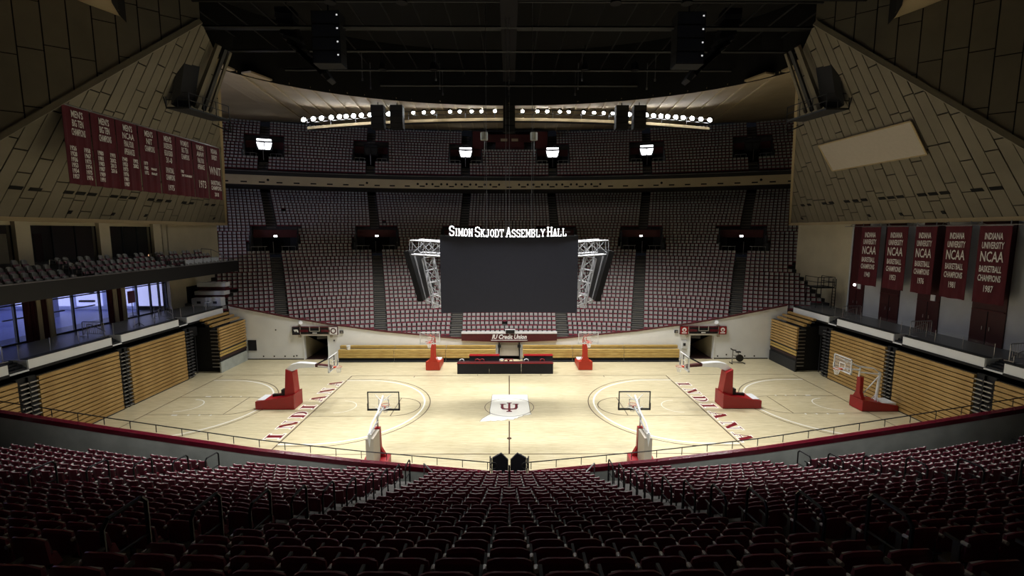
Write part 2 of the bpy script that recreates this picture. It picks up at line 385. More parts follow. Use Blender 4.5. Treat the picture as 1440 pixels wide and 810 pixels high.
def stepped(rs, zf, t, side, amax, n, ylim, base, hole=None):
    """stepped concrete: every row is a tread and a riser, clipped by the courtside wall"""
    b = MB()
    def clip(r, a):
        # keep the arc behind the courtside wall: pull points out of the wall back onto it
        x = r * math.sin(a); y = -BOWL_C + r * math.cos(a)
        return x, y
    for k, r in enumerate(rs):
        z = zf(r); zp = zf(rs[k - 1]) if k else base
        lim = amax
        if ylim is not None:
            c = (ylim + BOWL_C) / (r - t / 2)
            if c > 1: continue
            lim = min(amax, math.acos(c)) if c > -1 else amax
        A, B, C0 = [], [], []
        for i in range(n + 1):
            a = lerp(-lim, lim, i / n)
            x0, y0 = (r - t / 2) * math.sin(a), -BOWL_C + (r - t / 2) * math.cos(a)
            x1, y1 = (r + t / 2) * math.sin(a), -BOWL_C + (r + t / 2) * math.cos(a)
            A.append((x0, side * y0, z)); B.append((x1, side * y1, z)); C0.append((x0, side * y0, zp))
        if hole and hole[0][0] - t < r < hole[0][1]:
            for i in range(n):
                am = lerp(-lim, lim, (i + .5) / n)
                if any(abs(abs(am) - p) * r < hole[2] for p in hole[1]): continue
                b.add([A[i], A[i + 1], B[i + 1], B[i]], [(0, 1, 2, 3)]); b.add([C0[i], C0[i + 1], A[i + 1], A[i]], [(0, 1, 2, 3)])
        else: b.strip(A, B); b.strip(C0, A)
    return b
stand_far = struct(stepped(FAR_R, z_far, T_FAR, 1, math.radians(33), 300, WALL_Y, 1.4, (FAR_PORTAL_R, far_aisles(80), 2.75)).build('stand_far', 'stand_concrete', base=False))
stand_near = struct(stepped(NEAR_R[::-1], z_near, T_NEAR, -1, math.radians(33), 60, WALL_Y + .5, 1.2).build('stand_near', 'stand_concrete', base=False))
balcony_far = struct(stepped(BAL_R, z_bal, T_BAL, 1, math.radians(31), 300, None, 20.4, (BAL_PORTAL_R, far_aisles(90), 2.6)).build('balcony_far', 'stand_concrete', base=False))
# front walk of both stands and the slab behind the courtside walls
for s in (1, -1):
    m = MB(); N = 40; A = []; B = []
    for i in range(N + 1):
        x = lerp(-13, 13, i / N); A.append((x, s * (WALL_Y + .1), 1.15 if s < 0 else 1.3)); B.append((x, s * (WALL_Y + 5), 1.15 if s < 0 else 1.3))
    m.strip(A, B).build('front_walk', 'stand_concrete', stand_far if s > 0 else stand_near)
# aisle stairs: two steps a row, pale nosing
def stairs(rs, zf, t, side, ang, parent, name, ylim=None, hw=.56, skip=None):
    b = MB()
    for r in rs:
        for h in (0, .5):
            rr = r - t / 2 + h * t; a = ang(rr); z = zf(r) - (zf(r) - zf(r - t)) * (.5 if h == 0 else 0) + .012
            y = -BOWL_C + rr * math.cos(a)
            if ylim and y < ylim + .35: continue
            if skip and skip[0] - .2 < r < skip[1] - .3: continue
            d = Vector((math.sin(a), side * math.cos(a), 0)); q = Vector((math.cos(a), -side * math.sin(a), 0))
            c = Vector((rr * math.sin(a), side * y, z)) + d * t * .25
            b.obox(c - Vector((0, 0, .1)), q * hw, d * t * .25, Vector((0, 0, .1)), 0)
            b.obox(c - d * (t * .25 + .004) - Vector((0, 0, .03)), q * hw, d * .012, Vector((0, 0, .032)), 1)
    if b.f: b.build(name, ['step_concrete', 'step_edge'], parent)['kind'] = 'stuff'
for i in range(3):
    for s in (-1, 1):
        stairs(FAR_R, z_far, T_FAR, 1, lambda r: s * far_aisles(r)[i], stand_far, 'aisle_steps', WALL_Y, skip=FAR_PORTAL_R)
        stairs(BAL_R, z_bal, T_BAL, 1, lambda r: s * far_aisles(90)[i], balcony_far, 'aisle_steps', skip=BAL_PORTAL_R)
        stairs(NEAR_R, z_near, T_NEAR, -1, lambda r: s * near_aisles(r)[i], stand_near, 'aisle_steps', WALL_Y + 1)

# balcony front: concrete band with slots and round openings, dark cap, soffit
FR = 85.0
def band(r, z0, z1, name, m, parent, amax=31, n=60):
    A = []; B = []
    for i in range(n + 1):
        a = math.radians(lerp(-amax, amax, i / n)); x, y = r * math.sin(a), -BOWL_C + r * math.cos(a)
        A.append((x, y, z0)); B.append((x, y, z1))
    return MB().strip(A, B).build(name, m, parent)
band(FR, 19.26, 20.5, 'fascia', 'balcony_concrete', balcony_far)
b = MB(); N = 60
for (r0, r1, z) in ((FR, 93, 19.26), (FR - .12, FR + .5, 20.5), (FR - .12, FR + 1.1, 21.0)):
    A = []; B = []
    for i in range(N + 1):
        a = math.radians(lerp(-31, 31, i / N)); A.append((r0 * math.sin(a), -BOWL_C + r0 * math.cos(a), z)); B.append((r1 * math.sin(a), -BOWL_C + r1 * math.cos(a), z))
    b.strip(A, B)
b.build('soffit', 'stand_concrete', balcony_far)
band(FR - .12, 20.5, 20.98, 'cap', 'mezz_fascia', balcony_far)
band(FR - .14, 20.98, 21.06, 'cap_rail', 'steel', balcony_far)
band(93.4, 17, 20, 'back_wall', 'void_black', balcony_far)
slot_me = MB().box(-.37, .37, -.03, .03, -.09, .09).mesh('vent_slot', 'void_black')
hole_me = MB().tube((0, -.03, 0), (0, .03, 0), .17, 10).mesh('round_opening', 'void_black')
kk = 0
for i in range(-19, 20):
    a = i * math.radians(1.43) ; pos = Vector((FR * math.sin(a), -BOWL_C + FR * math.cos(a), 19.6))
    if i == 0: pos.z = 19.55
    part('vent_slot', slot_me, balcony_far, WM[balcony_far].inverted() @ pos, -a)
    if 0 < abs(i) <= 6 or abs(i) in (10, 16):
        for dd in ((-.43, .43) if abs(i) <= 6 else (.5,)):
            a2 = a + math.radians(dd); pos = Vector((FR * math.sin(a2), -BOWL_C + FR * math.cos(a2), 19.92))
            part('round_opening', hole_me, balcony_far, WM[balcony_far].inverted() @ pos, -a2)

# vomitory portals (two levels, six aisles each)
def portal(r0, r1, z0, ang, parent, hw, hopen):
    d = Vector((math.sin(ang), math.cos(ang), 0)); q = Vector((math.cos(ang), -math.sin(ang), 0)); up = Vector((0, 0, 1))
    o = Vector((0, -BOWL_C, 0)); P = lambda r, s, z: o + d * r + q * s + up * z
    v = MB()
    v.obox(P((r0 + r1) / 2, 0, z0 + .02), q * hw, d * (r1 - r0) / 2, up * .02)
    v.obox(P(r1 - .1, 0, z0 + hopen / 2), q * (hw * .62), d * .08, up * hopen / 2)
    v.build('portal_opening', 'void_black', parent)
    g = MB()
    for s in (-1, 1):
        for k in range(3):
            ra = lerp(r0, r1, k / 3); rb = lerp(r0, r1, (k + 1) / 3)
            g.obox(P((ra + rb) / 2, s * hw, z0 + .7 + .5 * k), q * .08, d * (rb - ra) / 2, up * (.7 + .5 * k))
        g.obox(P(r1 - .15, s * hw * .82, z0 + hopen / 2), q * hw * .19, d * .1, up * hopen / 2)
    g.build('portal_side_wall', 'charcoal', parent)
    MB().obox(P(r1 - .45, 0, z0 + hopen + .42), q * hw * .95, d * .1, up * .5).build('portal_parapet', 'dark_maroon', parent)
    t = MB(); t.path([P(r0 + .2, -hw * .9, z0 + 1.0), P(r0 + .2, -hw * .35, z0 + 1.0), P(r0 + 1.2, -hw * .3, z0 + 1.0)], .025); t.path([P(r0 + .2, hw * .9, z0 + 1.0), P(r0 + .2, hw * .35, z0 + 1.0), P(r0 + 1.2, hw * .3, z0 + 1.0)], .025)
    for s in (-.9, -.62, -.35, .35, .62, .9): t.tube(P(r0 + .2, hw * s, z0), P(r0 + .2, hw * s, z0 + 1.0), .02)
    t.tube(P(r0, 0, z0), P(r0, 0, z0 + 1.6), .035)
    t.build('portal_rail', 'steel', parent)
    return P(r1 - .62, 0, z0 + hopen + .1), d, q
AN = ['leftmost', 'second from the left', 'third from the left', 'third from the right', 'second from the right', 'rightmost']
idx = 0
for i, s in ((2, -1), (1, -1), (0, -1), (0, 1), (1, 1), (2, 1)):
    a = s * far_aisles(80)[i]
    c, d, q = portal(FAR_PORTAL_R[0], FAR_PORTAL_R[1], z_far(FAR_PORTAL_R[0]), a, stand_far, 2.75, 2.15)
    e = thing('exit_light', f'small white exit light above the lower stand portal, {AN[idx]}', 'light', c, 0, 'small lights above the lower portals')
    MB().obox(c, q * .26, d * .05, Vector((0, 0, .16))).build('housing', 'black_metal', e)
    MB().obox(c - d * .06, q * .2, d * .03, Vector((0, 0, .1))).build('lens', 'lamp_small', e)
    MB().obox(c - d * .02 + Vector((0, 0, .5)), q * .2, d * .04, Vector((0, 0, .1))).build('sign_plate', 'dark_maroon', e)
    a = s * far_aisles(90)[i]
    c, d, q = portal(BAL_PORTAL_R[0], BAL_PORTAL_R[1], z_bal(BAL_PORTAL_R[0]), a, balcony_far, 2.6, 2.3)
    lit = idx in (0, 2, 3, 4)
    c = c - d * .9 + Vector((0, 0, .25))
    e = thing('portal_floodlight', (f'bright twin floodlight over the balcony portal, {AN[idx]}' if lit else f'unlit dark floodlight over the balcony portal, {AN[idx]}'), 'light', c, 0, 'floodlights over the balcony portals')
    MB().obox(c + d * .12, q * 1.05, d * .05, Vector((0, 0, .85))).build('back_plate', 'black_metal', e)
    MB().obox(c + Vector((0, 0, .62)), q * .95, d * .06, Vector((0, 0, .12))).build('tube_lamp', 'lamp_soft' if lit else 'charcoal', e)
    for sx in (-1, 1):
        P = [c + q * (sx * .06) + Vector((0, 0, .2)), c + q * (sx * 1.0) + Vector((0, 0, .25)), c + q * (sx * .82) + Vector((0, 0, -.45)), c + q * (sx * .7) + Vector((0, 0, -.72)), c + q * (sx * .06) + Vector((0, 0, -.72))]
        MB().prism(P if sx > 0 else P[::-1], -d * .08).build('lamp_panel', 'lamp_soft' if lit else 'charcoal', e)
    MB().tube(c + d * .1 + Vector((0, 0, .8)), c + d * .1 + Vector((0, 0, 1.2)), .04).build('bracket', 'black_metal', e)
    idx += 1

# ------------------------------------------------------------------ courtside walls
FAR_TOP = [(-28.3, 5.55), (-22.7, 4.42), (-18.55, 3.68), (-13.08, 2.93), (-5.54, 2.18), (0, 1.92), (5.54, 2.18), (13.08, 2.93), (18.55, 3.68), (22.7, 4.42), (28.3, 5.55)]
NEAR_TOP = [(-32, 6.3), (-23.35, 4.75), (-18.25, 3.9), (-11.78, 2.88), (-7.18, 2.32), (-.9, 1.72), (.9, 1.72), (7.18, 2.32), (11.78, 2.88), (18.25, 3.9), (23.35, 4.75), (32, 6.3)]
def wall(tab, xs, holes, y0, y1, name, m):
    b = MB()
    for a, c in zip(xs, xs[1:]):
        zb = 0.0
        for h0, h1, hz in holes:
            if a >= h0 - 1e-6 and c <= h1 + 1e-6: zb = hz
        za, zc = interp(a, tab), interp(c, tab)
        if zb >= za: continue
        P = [(a, y0, zb), (c, y0, zb), (c, y0, zc), (a, y0, za), (a, y1, zb), (c, y1, zb), (c, y1, zc), (a, y1, za)]
        b.add(P, [(0, 1, 2, 3), (5, 4, 7, 6), (3, 2, 6, 7), (0, 4, 5, 1), (0, 3, 7, 4), (1, 5, 6, 2)])
    return struct(b.build(name, m, base=False))
FH = [(-20.95, -18.55, 2.5), (18.6, 21.0, 2.5), (-1.06, 1.06, 1.86)]
xs = sorted(set([lerp(-28.4, 28.4, k / 24) for k in range(25)] + [h for f in FH for h in f[:2]] + [x for x, _ in FAR_TOP if abs(x) < 28.4]))
wall_far = wall(FAR_TOP, xs, FH, WALL_Y, WALL_Y + .35, 'wall_far', 'white_paint')
NH = [(-.9, .9, 9)]
xs = sorted(set([lerp(-32, 32, k / 32) for k in range(33)] + [-.9, .9]))
wall_near = wall(NEAR_TOP, xs, NH, -WALL_Y - .25, -WALL_Y, 'wall_near', 'parapet_grey')
# trim along the top of the far wall, dark base strip, wall plugs
b = MB()
for (x0, z0), (x1, z1) in zip(FAR_TOP, FAR_TOP[1:]): b.bar((x0, WALL_Y + .12, z0 + .03), (x1, WALL_Y + .12, z1 + .03), .42, .08)
b.build('wall_cap', 'dark_maroon', wall_far)
for x0, x1 in ((-28, -20.95), (21.0, 26.7)): MB().box(x0, x1, WALL_Y - .03, WALL_Y, 0, .1).build('baseboard_strip', 'black', wall_far)
MB().box(-26.7, -25.85, WALL_Y - .05, WALL_Y, .95, 2.05).build('wall_pad', 'black_cloth', wall_far)
for x, z in ((-25.2, .35), (-24.1, .35), (-23.0, .35), (-22.1, .35), (-23.8, 3.1), (-17.9, 2.0), (-21.8, .4), (22.4, .45), (21.5, .3), (23.4, .3), (24.3, .3), (25.3, .3)):
    MB().box(x - .06, x + .06, WALL_Y - .03, WALL_Y, z - .07, z + .07).build('wall_box', 'charcoal', wall_far)
# door frames and the tunnels behind the openings
for (h0, h1, hz), nm in zip(FH, ('trim_1', 'trim_2', 'trim_3')):
    t = MB(); f = .1 if hz > 2 else .05; y = WALL_Y
    t.box(h0 - f, h0, y - .07, y + .05, 0, hz + f); t.box(h1, h1 + f, y - .07, y + .05, 0, hz + f); t.box(h0, h1, y - .07, y + .05, hz, hz + f)
    fr = struct(t.build(nm, 'white_paint' if hz > 2 else 'black_metal'))
    u = MB(); y1 = y + (7 if hz > 2 else 4)
    zc = lambda yy: hz
    u.box(h0 - .1, h0, y + .35, y1, 0, hz + .1); u.box(h1, h1 + .1, y + .35, y1, 0, hz + .1); u.box(h0, h1, y + .35, y1, hz, hz + .1)
    u.build('tunnel_wall', 'cream_paint', fr)
    MB().box(h0 - .1, h1 + .1, y, y1, -.01, .012).build('tunnel_floor', 'tile_dark', fr)
    MB().box(h0 - .1, h1 + .1, y1, y1 + .1, 0, hz).build('tunnel_end', 'void_black' if hz > 2 else 'panel_grey', fr)
for s in (-1, 1):
    # open glazed door leaf inside each tunnel and slanted stair soffit
    xh = s * 18.62
    dd = struct(MB().box(xh - .04 + s * .12, xh + .04 + s * .12, 14.2, 15.3, .02, 2.1).build('door_1' if s < 0 else 'door_2', 'black_metal'))
    MB().box(xh + s * .12 - .05, xh + s * .12 + .05, 14.4, 15.1, .9, 2.0).build('door_pane', 'panel_grey', dd)
    xw = s * 20.9
    MB().add([(xw - s * .03, 13.6, 2.4), (xw - s * .03, 19, .1), (xw - s * .03, 19, 2.4)], [(0, 1, 2), (2, 1, 0)]).build('stair_soffit', 'plank_concrete', dd)
# near wall: maroon padding along the rail and the steel handrail above it
b = MB(); seg = [x for x in xs if abs(x) >= .9]
padL = None
for s in (-1, 1):
    b = MB(); hr = MB(); pts = [lerp(.9, 31.5, k / 26) for k in range(27)]
    for a, c in zip(pts, pts[1:]):
        za, zc = interp(s * a, NEAR_TOP), interp(s * c, NEAR_TOP)
        b.bar((s * a, -WALL_Y - .12, za + .10), (s * c, -WALL_Y - .12, zc + .10), .27, .22)
    pd = tag(b.build('wall_padding', 'maroon'), f'long maroon padding on top of the near courtside wall, {"left" if s < 0 else "right"} of the black gates', 'padding', 'near wall padding')
    for a, c in zip(pts, pts[1:]):
        za, zc = interp(s * a, NEAR_TOP), interp(s * c, NEAR_TOP)
        hr.tube((s * a, -WALL_Y - .0, za + .62), (s * c, -WALL_Y - .0, zc + .62), .025)
    r0 = pts[0]; z0 = interp(r0, NEAR_TOP) + .62
    hr.path([(s * (r0 + .0) - s * .16 + s * .16 * math.cos(t), -WALL_Y, z0 - .16 + .16 * math.sin(t)) for t in [k * math.pi / 6 + math.pi / 2 for k in range(13)]], .022)
    root = thing('handrail', f'thin dark handrail above the near courtside padding, {"left" if s < 0 else "right"} half', 'handrail', (s * 16, -WALL_Y, 2), 0, 'near handrails')
    hr.build('rail', 'black_metal', root)
    for a in pts[:-1]:
        za = interp(s * a, NEAR_TOP); MB().tube((s * a + s * .12, -WALL_Y, za + .28), (s * a + s * .12, -WALL_Y, za + .62), .018).build('post', 'black_metal', root)
# black gates that close the near wall at the centre line
for s in (-1, 1):
    g = thing('padded_gate', f'black padded five-sided gate at the near centre opening, {"left" if s < 0 else "right"} one', 'gate', (s * .42, -12.95, 0), 0, 'black gates at centre court')
    P = [(s * .05, -13.0, .2), (s * .80, -13.0, .2), (s * .80, -13.0, 2.45), (s * .38, -13.0, 2.68), (s * .05, -13.0, 2.35)]
    MB().prism(P if s > 0 else P[::-1], (0, .12, 0)).build('panel', 'black_cloth', g)
    q = MB(); q.tube((s * .84, -13.08, .1), (s * .84, -13.08, 2.5), .035); q.tube((s * .95, -13.1, .1), (s * .9, -13.1, 2.6), .03); q.build('post', 'steel', g)
    MB().tube((s * .02, -13.12, 1.58), (s * .9, -13.12, 1.58), .03).build('cross_rail', 'steel', g)
# ------------------------------------------------------------------ ceiling: oval opening over the court, ribbed concrete beyond
EA, EB, EZ = 24.0, 15.6, 26.0
def ringpt(t, s=1): return Vector((EA * math.cos(t), s * EB * math.sin(t), EZ))
def outpt(t, s=1):
    x = 1.45 * EA * math.cos(t); r = 97.5; y = -BOWL_C + math.sqrt(r * r - x * x); return Vector((x, s * y, 30.2))
N = 48; b = MB()
for s in (1, -1):
    A = [ringpt(math.pi * k / N, s) for k in range(N + 1)]; B = [outpt(math.pi * k / N, s) for k in range(N + 1)]
    b.strip(A, B)
    for e in (1, -1):
        t = 0 if e > 0 else math.pi
        b.add([ringpt(t, s), outpt(t, s), (e * 56, outpt(t, s).y, 30.2), (e * 56, 0, 26.0)], [(0, 1, 2, 3)])
ceiling = struct(b.build('ceiling', 'ceiling_concrete', base=False))
rib = []
for k in range(1, 34):
    t = math.acos(lerp(.98, -.98, k / 34)); p, q = ringpt(t), outpt(t)
    MB().bar(p + Vector((0, 0, -.04)), q + Vector((0, 0, -.04)), .16, .14).build('ceiling_rib', 'rib_concrete', ceiling)
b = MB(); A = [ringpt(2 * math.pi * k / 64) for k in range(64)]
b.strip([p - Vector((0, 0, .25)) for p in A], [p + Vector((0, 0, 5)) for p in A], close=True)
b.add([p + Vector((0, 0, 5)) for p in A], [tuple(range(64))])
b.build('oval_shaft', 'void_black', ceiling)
# panel ends that stick out over the opening on the left and right
for s in (-1, 1):
    for t in (.30, .48):
        tt = t if s > 0 else math.pi - t; p = ringpt(tt); d = (p - Vector((0, 0, EZ))).normalized()
        MB().obox(p - d * .3 - Vector((0, 0, .1)), d * .5, Vector((-d.y, d.x, 0)) * 1.1, Vector((0, 0, .07))).build('panel_end', 'ceiling_concrete', ceiling)

# ------------------------------------------------------------------ folded end walls of concrete planks
LEAN = .9; PX0, PZ0 = 32.0, 13.95
def clip_poly(poly, clipper):
    def inside(p, a, b): return (b[0] - a[0]) * (p[1] - a[1]) - (b[1] - a[1]) * (p[0] - a[0]) >= -1e-9
    def isect(p, q, a, b):
        d1 = (b[0] - a[0]) * (p[1] - a[1]) - (b[1] - a[1]) * (p[0] - a[0]); d2 = (b[0] - a[0]) * (q[1] - a[1]) - (b[1] - a[1]) * (q[0] - a[0])
        t = d1 / (d1 - d2); return (p[0] + (q[0] - p[0]) * t, p[1] + (q[1] - p[1]) * t)
    out = poly
    for a, b in zip(clipper, clipper[1:] + clipper[:1]):
        inp, out = out, []
        for p, q in zip(inp, inp[1:] + inp[:1]):
            ip, iq = inside(p, a, b), inside(q, a, b)
            if ip: out.append(p)
            if ip != iq: out.append(isect(p, q, a, b))
        if len(out) < 3: return []
    return out
def area(P): return .5 * abs(sum(a[0] * b[1] - b[0] * a[1] for a, b in zip(P, P[1:] + P[:1])))
FACET = [(-10.2, 13.95), (19.8, 13.95), (2.25, 25.76), (-1.0, 26.86)]           # (Y, z), anticlockwise
APEX = Vector((20.38, -.99, 26.86)); EDIR = Vector((7.75, -6.13, 0)).normalized()
UPPER = [(0, 26.86), (14.8, 13.95), (23, 13.95), (23, 28.6), (0, 28.6)]        # (along the fold, z)
def planks(sgn, wallobj):
    rnd = random.Random(3)
    P3 = lambda y, z, h: (sgn * (PX0 - LEAN * (z - PZ0) - h / 1.345), y, z - h * .9 / 1.345)
    G = .032
    ys = [-14 + .95 * k for k in range(42)]
    slope = lambda y: .33 + .026 * y
    at = lambda y, z: y - slope(y) * (z - PZ0)
    for k, (ya, yb) in enumerate(zip(ys, ys[1:])):
        zs = PZ0 - 2.6 + rnd.uniform(0, 2.2)
        while zs < 27:
            ze = zs + rnd.uniform(2.3, 3.4)
            q = [(at(ya, zs + G) + G, zs + G), (at(yb, zs + G) - G, zs + G), (at(yb, ze - G) - G, ze - G), (at(ya, ze - G) + G, ze - G)]
            c = clip_poly(q, FACET)
            if c and area(c) > .05 and at(yb, ze) - at(ya, ze) > .2:
                h = rnd.uniform(.05, .08)
                F = [P3(y, z, h) for y, z in c]; Bk = [P3(y, z, 0) for y, z in c]; n = len(c)
                MB().add(F + Bk, [tuple(range(n))] + [(i, (i + 1) % n, n + (i + 1) % n, n + i) for i in range(n)]).build('concrete_plank', 'plank_concrete', wallobj)
            zs = ze
    nv = Vector((-EDIR.y, EDIR.x, 0))          # across the upper wall
    if nv.x > 0: nv = -nv
    U3 = lambda s, z, h: (sgn * (APEX.x + EDIR.x * s + nv.x * h), APEX.y + EDIR.y * s + nv.y * h, z)
    for k in range(21):
        s0, s1 = k * 1.1, (k + 1) * 1.1; zs = 12 + rnd.uniform(0, 2.5)
        while zs < 29:
            ze = zs + rnd.uniform(2.4, 3.6)
            c = clip_poly([(s0 + G, zs + G), (s1 - G, zs + G), (s1 - G, ze - G), (s0 + G, ze - G)], UPPER)
            if c and area(c) > .05:
                h = rnd.uniform(.05, .08); F = [U3(s, z, h) for s, z in c]; Bk = [U3(s, z, 0) for s, z in c]; n = len(c)
                MB().add(F + Bk, [tuple(range(n))] + [(i, (i + 1) % n, n + (i + 1) % n, n + i) for i in range(n)]).build('concrete_plank', 'plank_concrete', wallobj)
            zs = ze
    # pale beam along the fold and along the lower and far edges
    a = U3(0, 26.86, .05); bb = U3(14.8, 13.95, .05)
    MB().bar(a, bb, .22, .3).build('fold_beam', 'plank_concrete', wallobj)
    MB().bar(P3(-10.2, 13.9, .03), P3(19.85, 13.9, .03), .35, .28).build('edge_beam', 'ceiling_concrete', wallobj)
    MB().bar(P3(19.85, 13.95, .03), P3(2.25, 25.76, .03), .2, .3).build('edge_beam', 'ceiling_concrete', wallobj)
    for y, wd in ((14.95, .5), (13.9, .5), (11.6, .55), (10.6, .55), (8.55, .6), (7.5, .6), (6.5, .6), (4.55, .62), (3.65, .62), (2.75, .62), (.82, .66), (-.1, .66), (-1.0, .66), (-3.3, .75), (-4.5, .75)):
        z = 15.8; c = Vector(P3(y, z, .085)); up = Vector((-sgn * LEAN, 0, 1)).normalized()
        MB().obox(c, Vector((0, wd / 2 + .02, 0)), up * .13, Vector((sgn, 0, LEAN)).normalized() * .02).build('vent_slot', 'void_black', wallobj)
    for y in (16.8, 7.3, 3.9, .2):
        c = Vector(P3(y, 14.5, .09)); MB().obox(c, Vector((0, .14, 0)), Vector((-sgn * LEAN, 0, 1)).normalized() * .14, Vector((sgn, 0, LEAN)).normalized() * .02).build('round_opening', 'void_black', wallobj)
for sgn, nm in ((-1, 'wall_left'), (1, 'wall_right')):
    b = MB()
    P3 = lambda y, z, h=-.02: (sgn * (PX0 - LEAN * (z - PZ0) - h / 1.345), y, z - h * .9 / 1.345)
    b.add([P3(y, z) for y, z in FACET], [(0, 1, 2, 3)])
    b.add([(sgn * (APEX.x + EDIR.x * s), APEX.y + EDIR.y * s, z) for s, z in UPPER], [tuple(range(5))])
    wobj = struct(b.build(nm, 'joint_dark', base=False))
    planks(sgn, wobj)

# ------------------------------------------------------------------ side decks, end walls and doors
DZ = 5.4
SEG = [(-13.2, -7.5), (-6.35, -.35), (.5, 6.65), (7.75, 13.1)]
NOTCH = [(-7.5, -6.35), (-.35, .5), (6.65, 7.75)]
for s, side in ((-1, 'left'), (1, 'right')):
    d = struct(MB().box(*sorted((s * 30.0, s * 36)), -14, 20.5, DZ - .5, DZ).build('floor_deck_' + side, 'deck_grey'))
    for y0, y1 in SEG:
        MB().box(*sorted((s * 29.0, s * 30.0)), y0, y1, DZ - .45, DZ).build('deck_slab', 'deck_grey', d)
        MB().box(*sorted((s * 28.95, s * 29.05)), y0, y1, DZ - .55, DZ + .02).build('white_fascia', 'white_paint', d)
        for ye in (y0, y1): MB().box(*sorted((s * 29.0, s * 30.0)), ye - .03, ye + .03, DZ - .55, DZ + .02).build('fascia_return', 'grey_wall', d)
        MB().box(*sorted((s * 28.93, s * 29.4)), y0, y1, DZ + .02, DZ + .07).build('deck_edge', 'charcoal', d)
        MB().box(*sorted((s * 28.9, s * 30)), y0, y1, DZ - .72, DZ - .56).build('dark_soffit', 'black', d)
    for y0, y1 in NOTCH:
        for k in range(4):
            MB().box(*sorted((s * (29.05 + .25 * k), s * (29.32 + .25 * k))), y0, y1, DZ - .55 + .13 * k, DZ - .45 + .13 * k).build('step', 'charcoal', d)
        MB().box(*sorted((s * 28.93, s * 29.03)), y0, y1, DZ - .66, DZ - .57).build('step_nosing', 'white_paint', d)
    # glass railing: thin panes between slim posts
    g = thing('glass_railing', f'low clear glass railing along the {side} deck edge', 'railing', (s * 29.5, 0, DZ), 0, 'glass deck railings')
    for y0, y1 in SEG:
        n = max(1, round((y1 - y0) / 2.0))
        for k in range(n):
            a, c = lerp(y0, y1, k / n), lerp(y0, y1, (k + 1) / n)
            MB().box(*sorted((s * 29.49, s * 29.51)), a + .04, c - .04, DZ + .05, DZ + .9).build('pane', 'glass', g)
            MB().tube((s * 29.5, a + .02, DZ), (s * 29.5, a + .02, DZ + .92), .02).build('post', 'steel', g)
    # front riser behind the bleachers so the void under the deck is closed
    MB().box(*sorted((s * 30.9, s * 31.0)), -14, 13.2, 0, DZ - .5).build('under_deck_wall', 'void_black', d)

# crowd barriers on the decks by the stair notches
def barrier(cx, cy, rz, lab):
    t = thing('crowd_barrier', lab, 'barrier', (cx, cy, DZ), rz, 'steel crowd barriers on the decks')
    f = MB(); f.path([(-.9, 0, .05), (-.9, 0, 1.0), (-.82, 0, 1.08), (.82, 0, 1.08), (.9, 0, 1.0), (.9, 0, .05)], .03); f.path([(-.9, 0, .2), (.9, 0, .2)], .02)
    f.build('frame', 'steel', t, local=True)
    for k in range(9): MB().tube((-.72 + .18 * k, 0, .2), (-.72 + .18 * k, 0, 1.08), .012, 4).build('bar', 'steel', t, local=True)
    for x in (-.9, .9): MB().bar((x, -.25, .03), (x, .25, .03), .05, .03).build('foot', 'steel', t, local=True)
for s, side in ((-1, 'left'), (1, 'right')):
    for (y, nm) in ((-6.9, 'nearest'), (.1, 'middle'), (7.2, 'farthest')):
        barrier(s * 30.6, y, math.radians(8 * s), f'grey steel crowd barrier on the {side} deck, {nm} of three')
    for (y0, y1), nm in zip(NOTCH, ('nearest', 'middle', 'farthest')):
        h = thing('stair_handrail', f'sloping dark stair handrail on the {side} deck, {nm} of three', 'handrail', (s * 29.6, y0, DZ), 0, 'deck stair handrails')
        m = MB(); m.path([(s * 29.2, y0 - .15, DZ + .5), (s * 30.2, y0 - .15, DZ + 1.0), (s * 30.5, y0 - .15, DZ + 1.0), (s * 30.5, y0 - .15, DZ)], .028); m.build('rail', 'steel', h)
        MB().tube((s * 29.3, y0 - .15, DZ - .1), (s * 29.3, y0 - .15, DZ + .55), .022).build('post', 'steel', h)

# right end wall with full-height maroon door bays
wr = struct(MB().box(32.5, 32.8, -14, 10.4, DZ, 14.3).build('wall_end_right', 'grey_wall'))
MB().box(33.2, 33.5, 10.3, 20.2, DZ - 3, 14.3).build('cream_bay', 'cream_paint', wr)
MB().box(32.5, 33.5, 10.3, 10.6, DZ, 14.3).build('bay_return', 'grey_wall', wr)
for i, (y0, y1) in enumerate(((8.45, 10.2), (4.5, 6.5), (.8, 2.75), (-4.0, -1.7), (-9.5, -7.2))):
    dr = struct(MB().box(32.42, 32.5, y0, y1, DZ, 14.0).build(f'door_{i + 3}', 'door_maroon'))
    MB().box(32.40, 32.43, (y0 + y1) / 2 - .02, (y0 + y1) / 2 + .02, DZ, DZ + 2.3).build('door_gap', 'void_black', dr)
    MB().box(32.36, 32.43, y0 + .05, y1 - .05, DZ + 2.3, DZ + 2.4).build('door_header', 'dark_maroon', dr)
    for e in (-.25, .25): MB().tube((32.36, (y0 + y1) / 2 + e, DZ + 1.0), (32.36, (y0 + y1) / 2 + e, DZ + 1.25), .025).build('door_handle', 'steel', dr)
    if i in (0, 2):
        MB().box(32.38, 32.42, y0 + .35, y0 + .75, DZ + 2.35, DZ + 2.85).build('door_notice', 'white_paint', dr)
        if i == 0: MB().box(32.36, 32.42, y1 - .7, y1 - .5, DZ + 2.6, DZ + 2.8).build('door_lamp', 'lamp_small', dr)
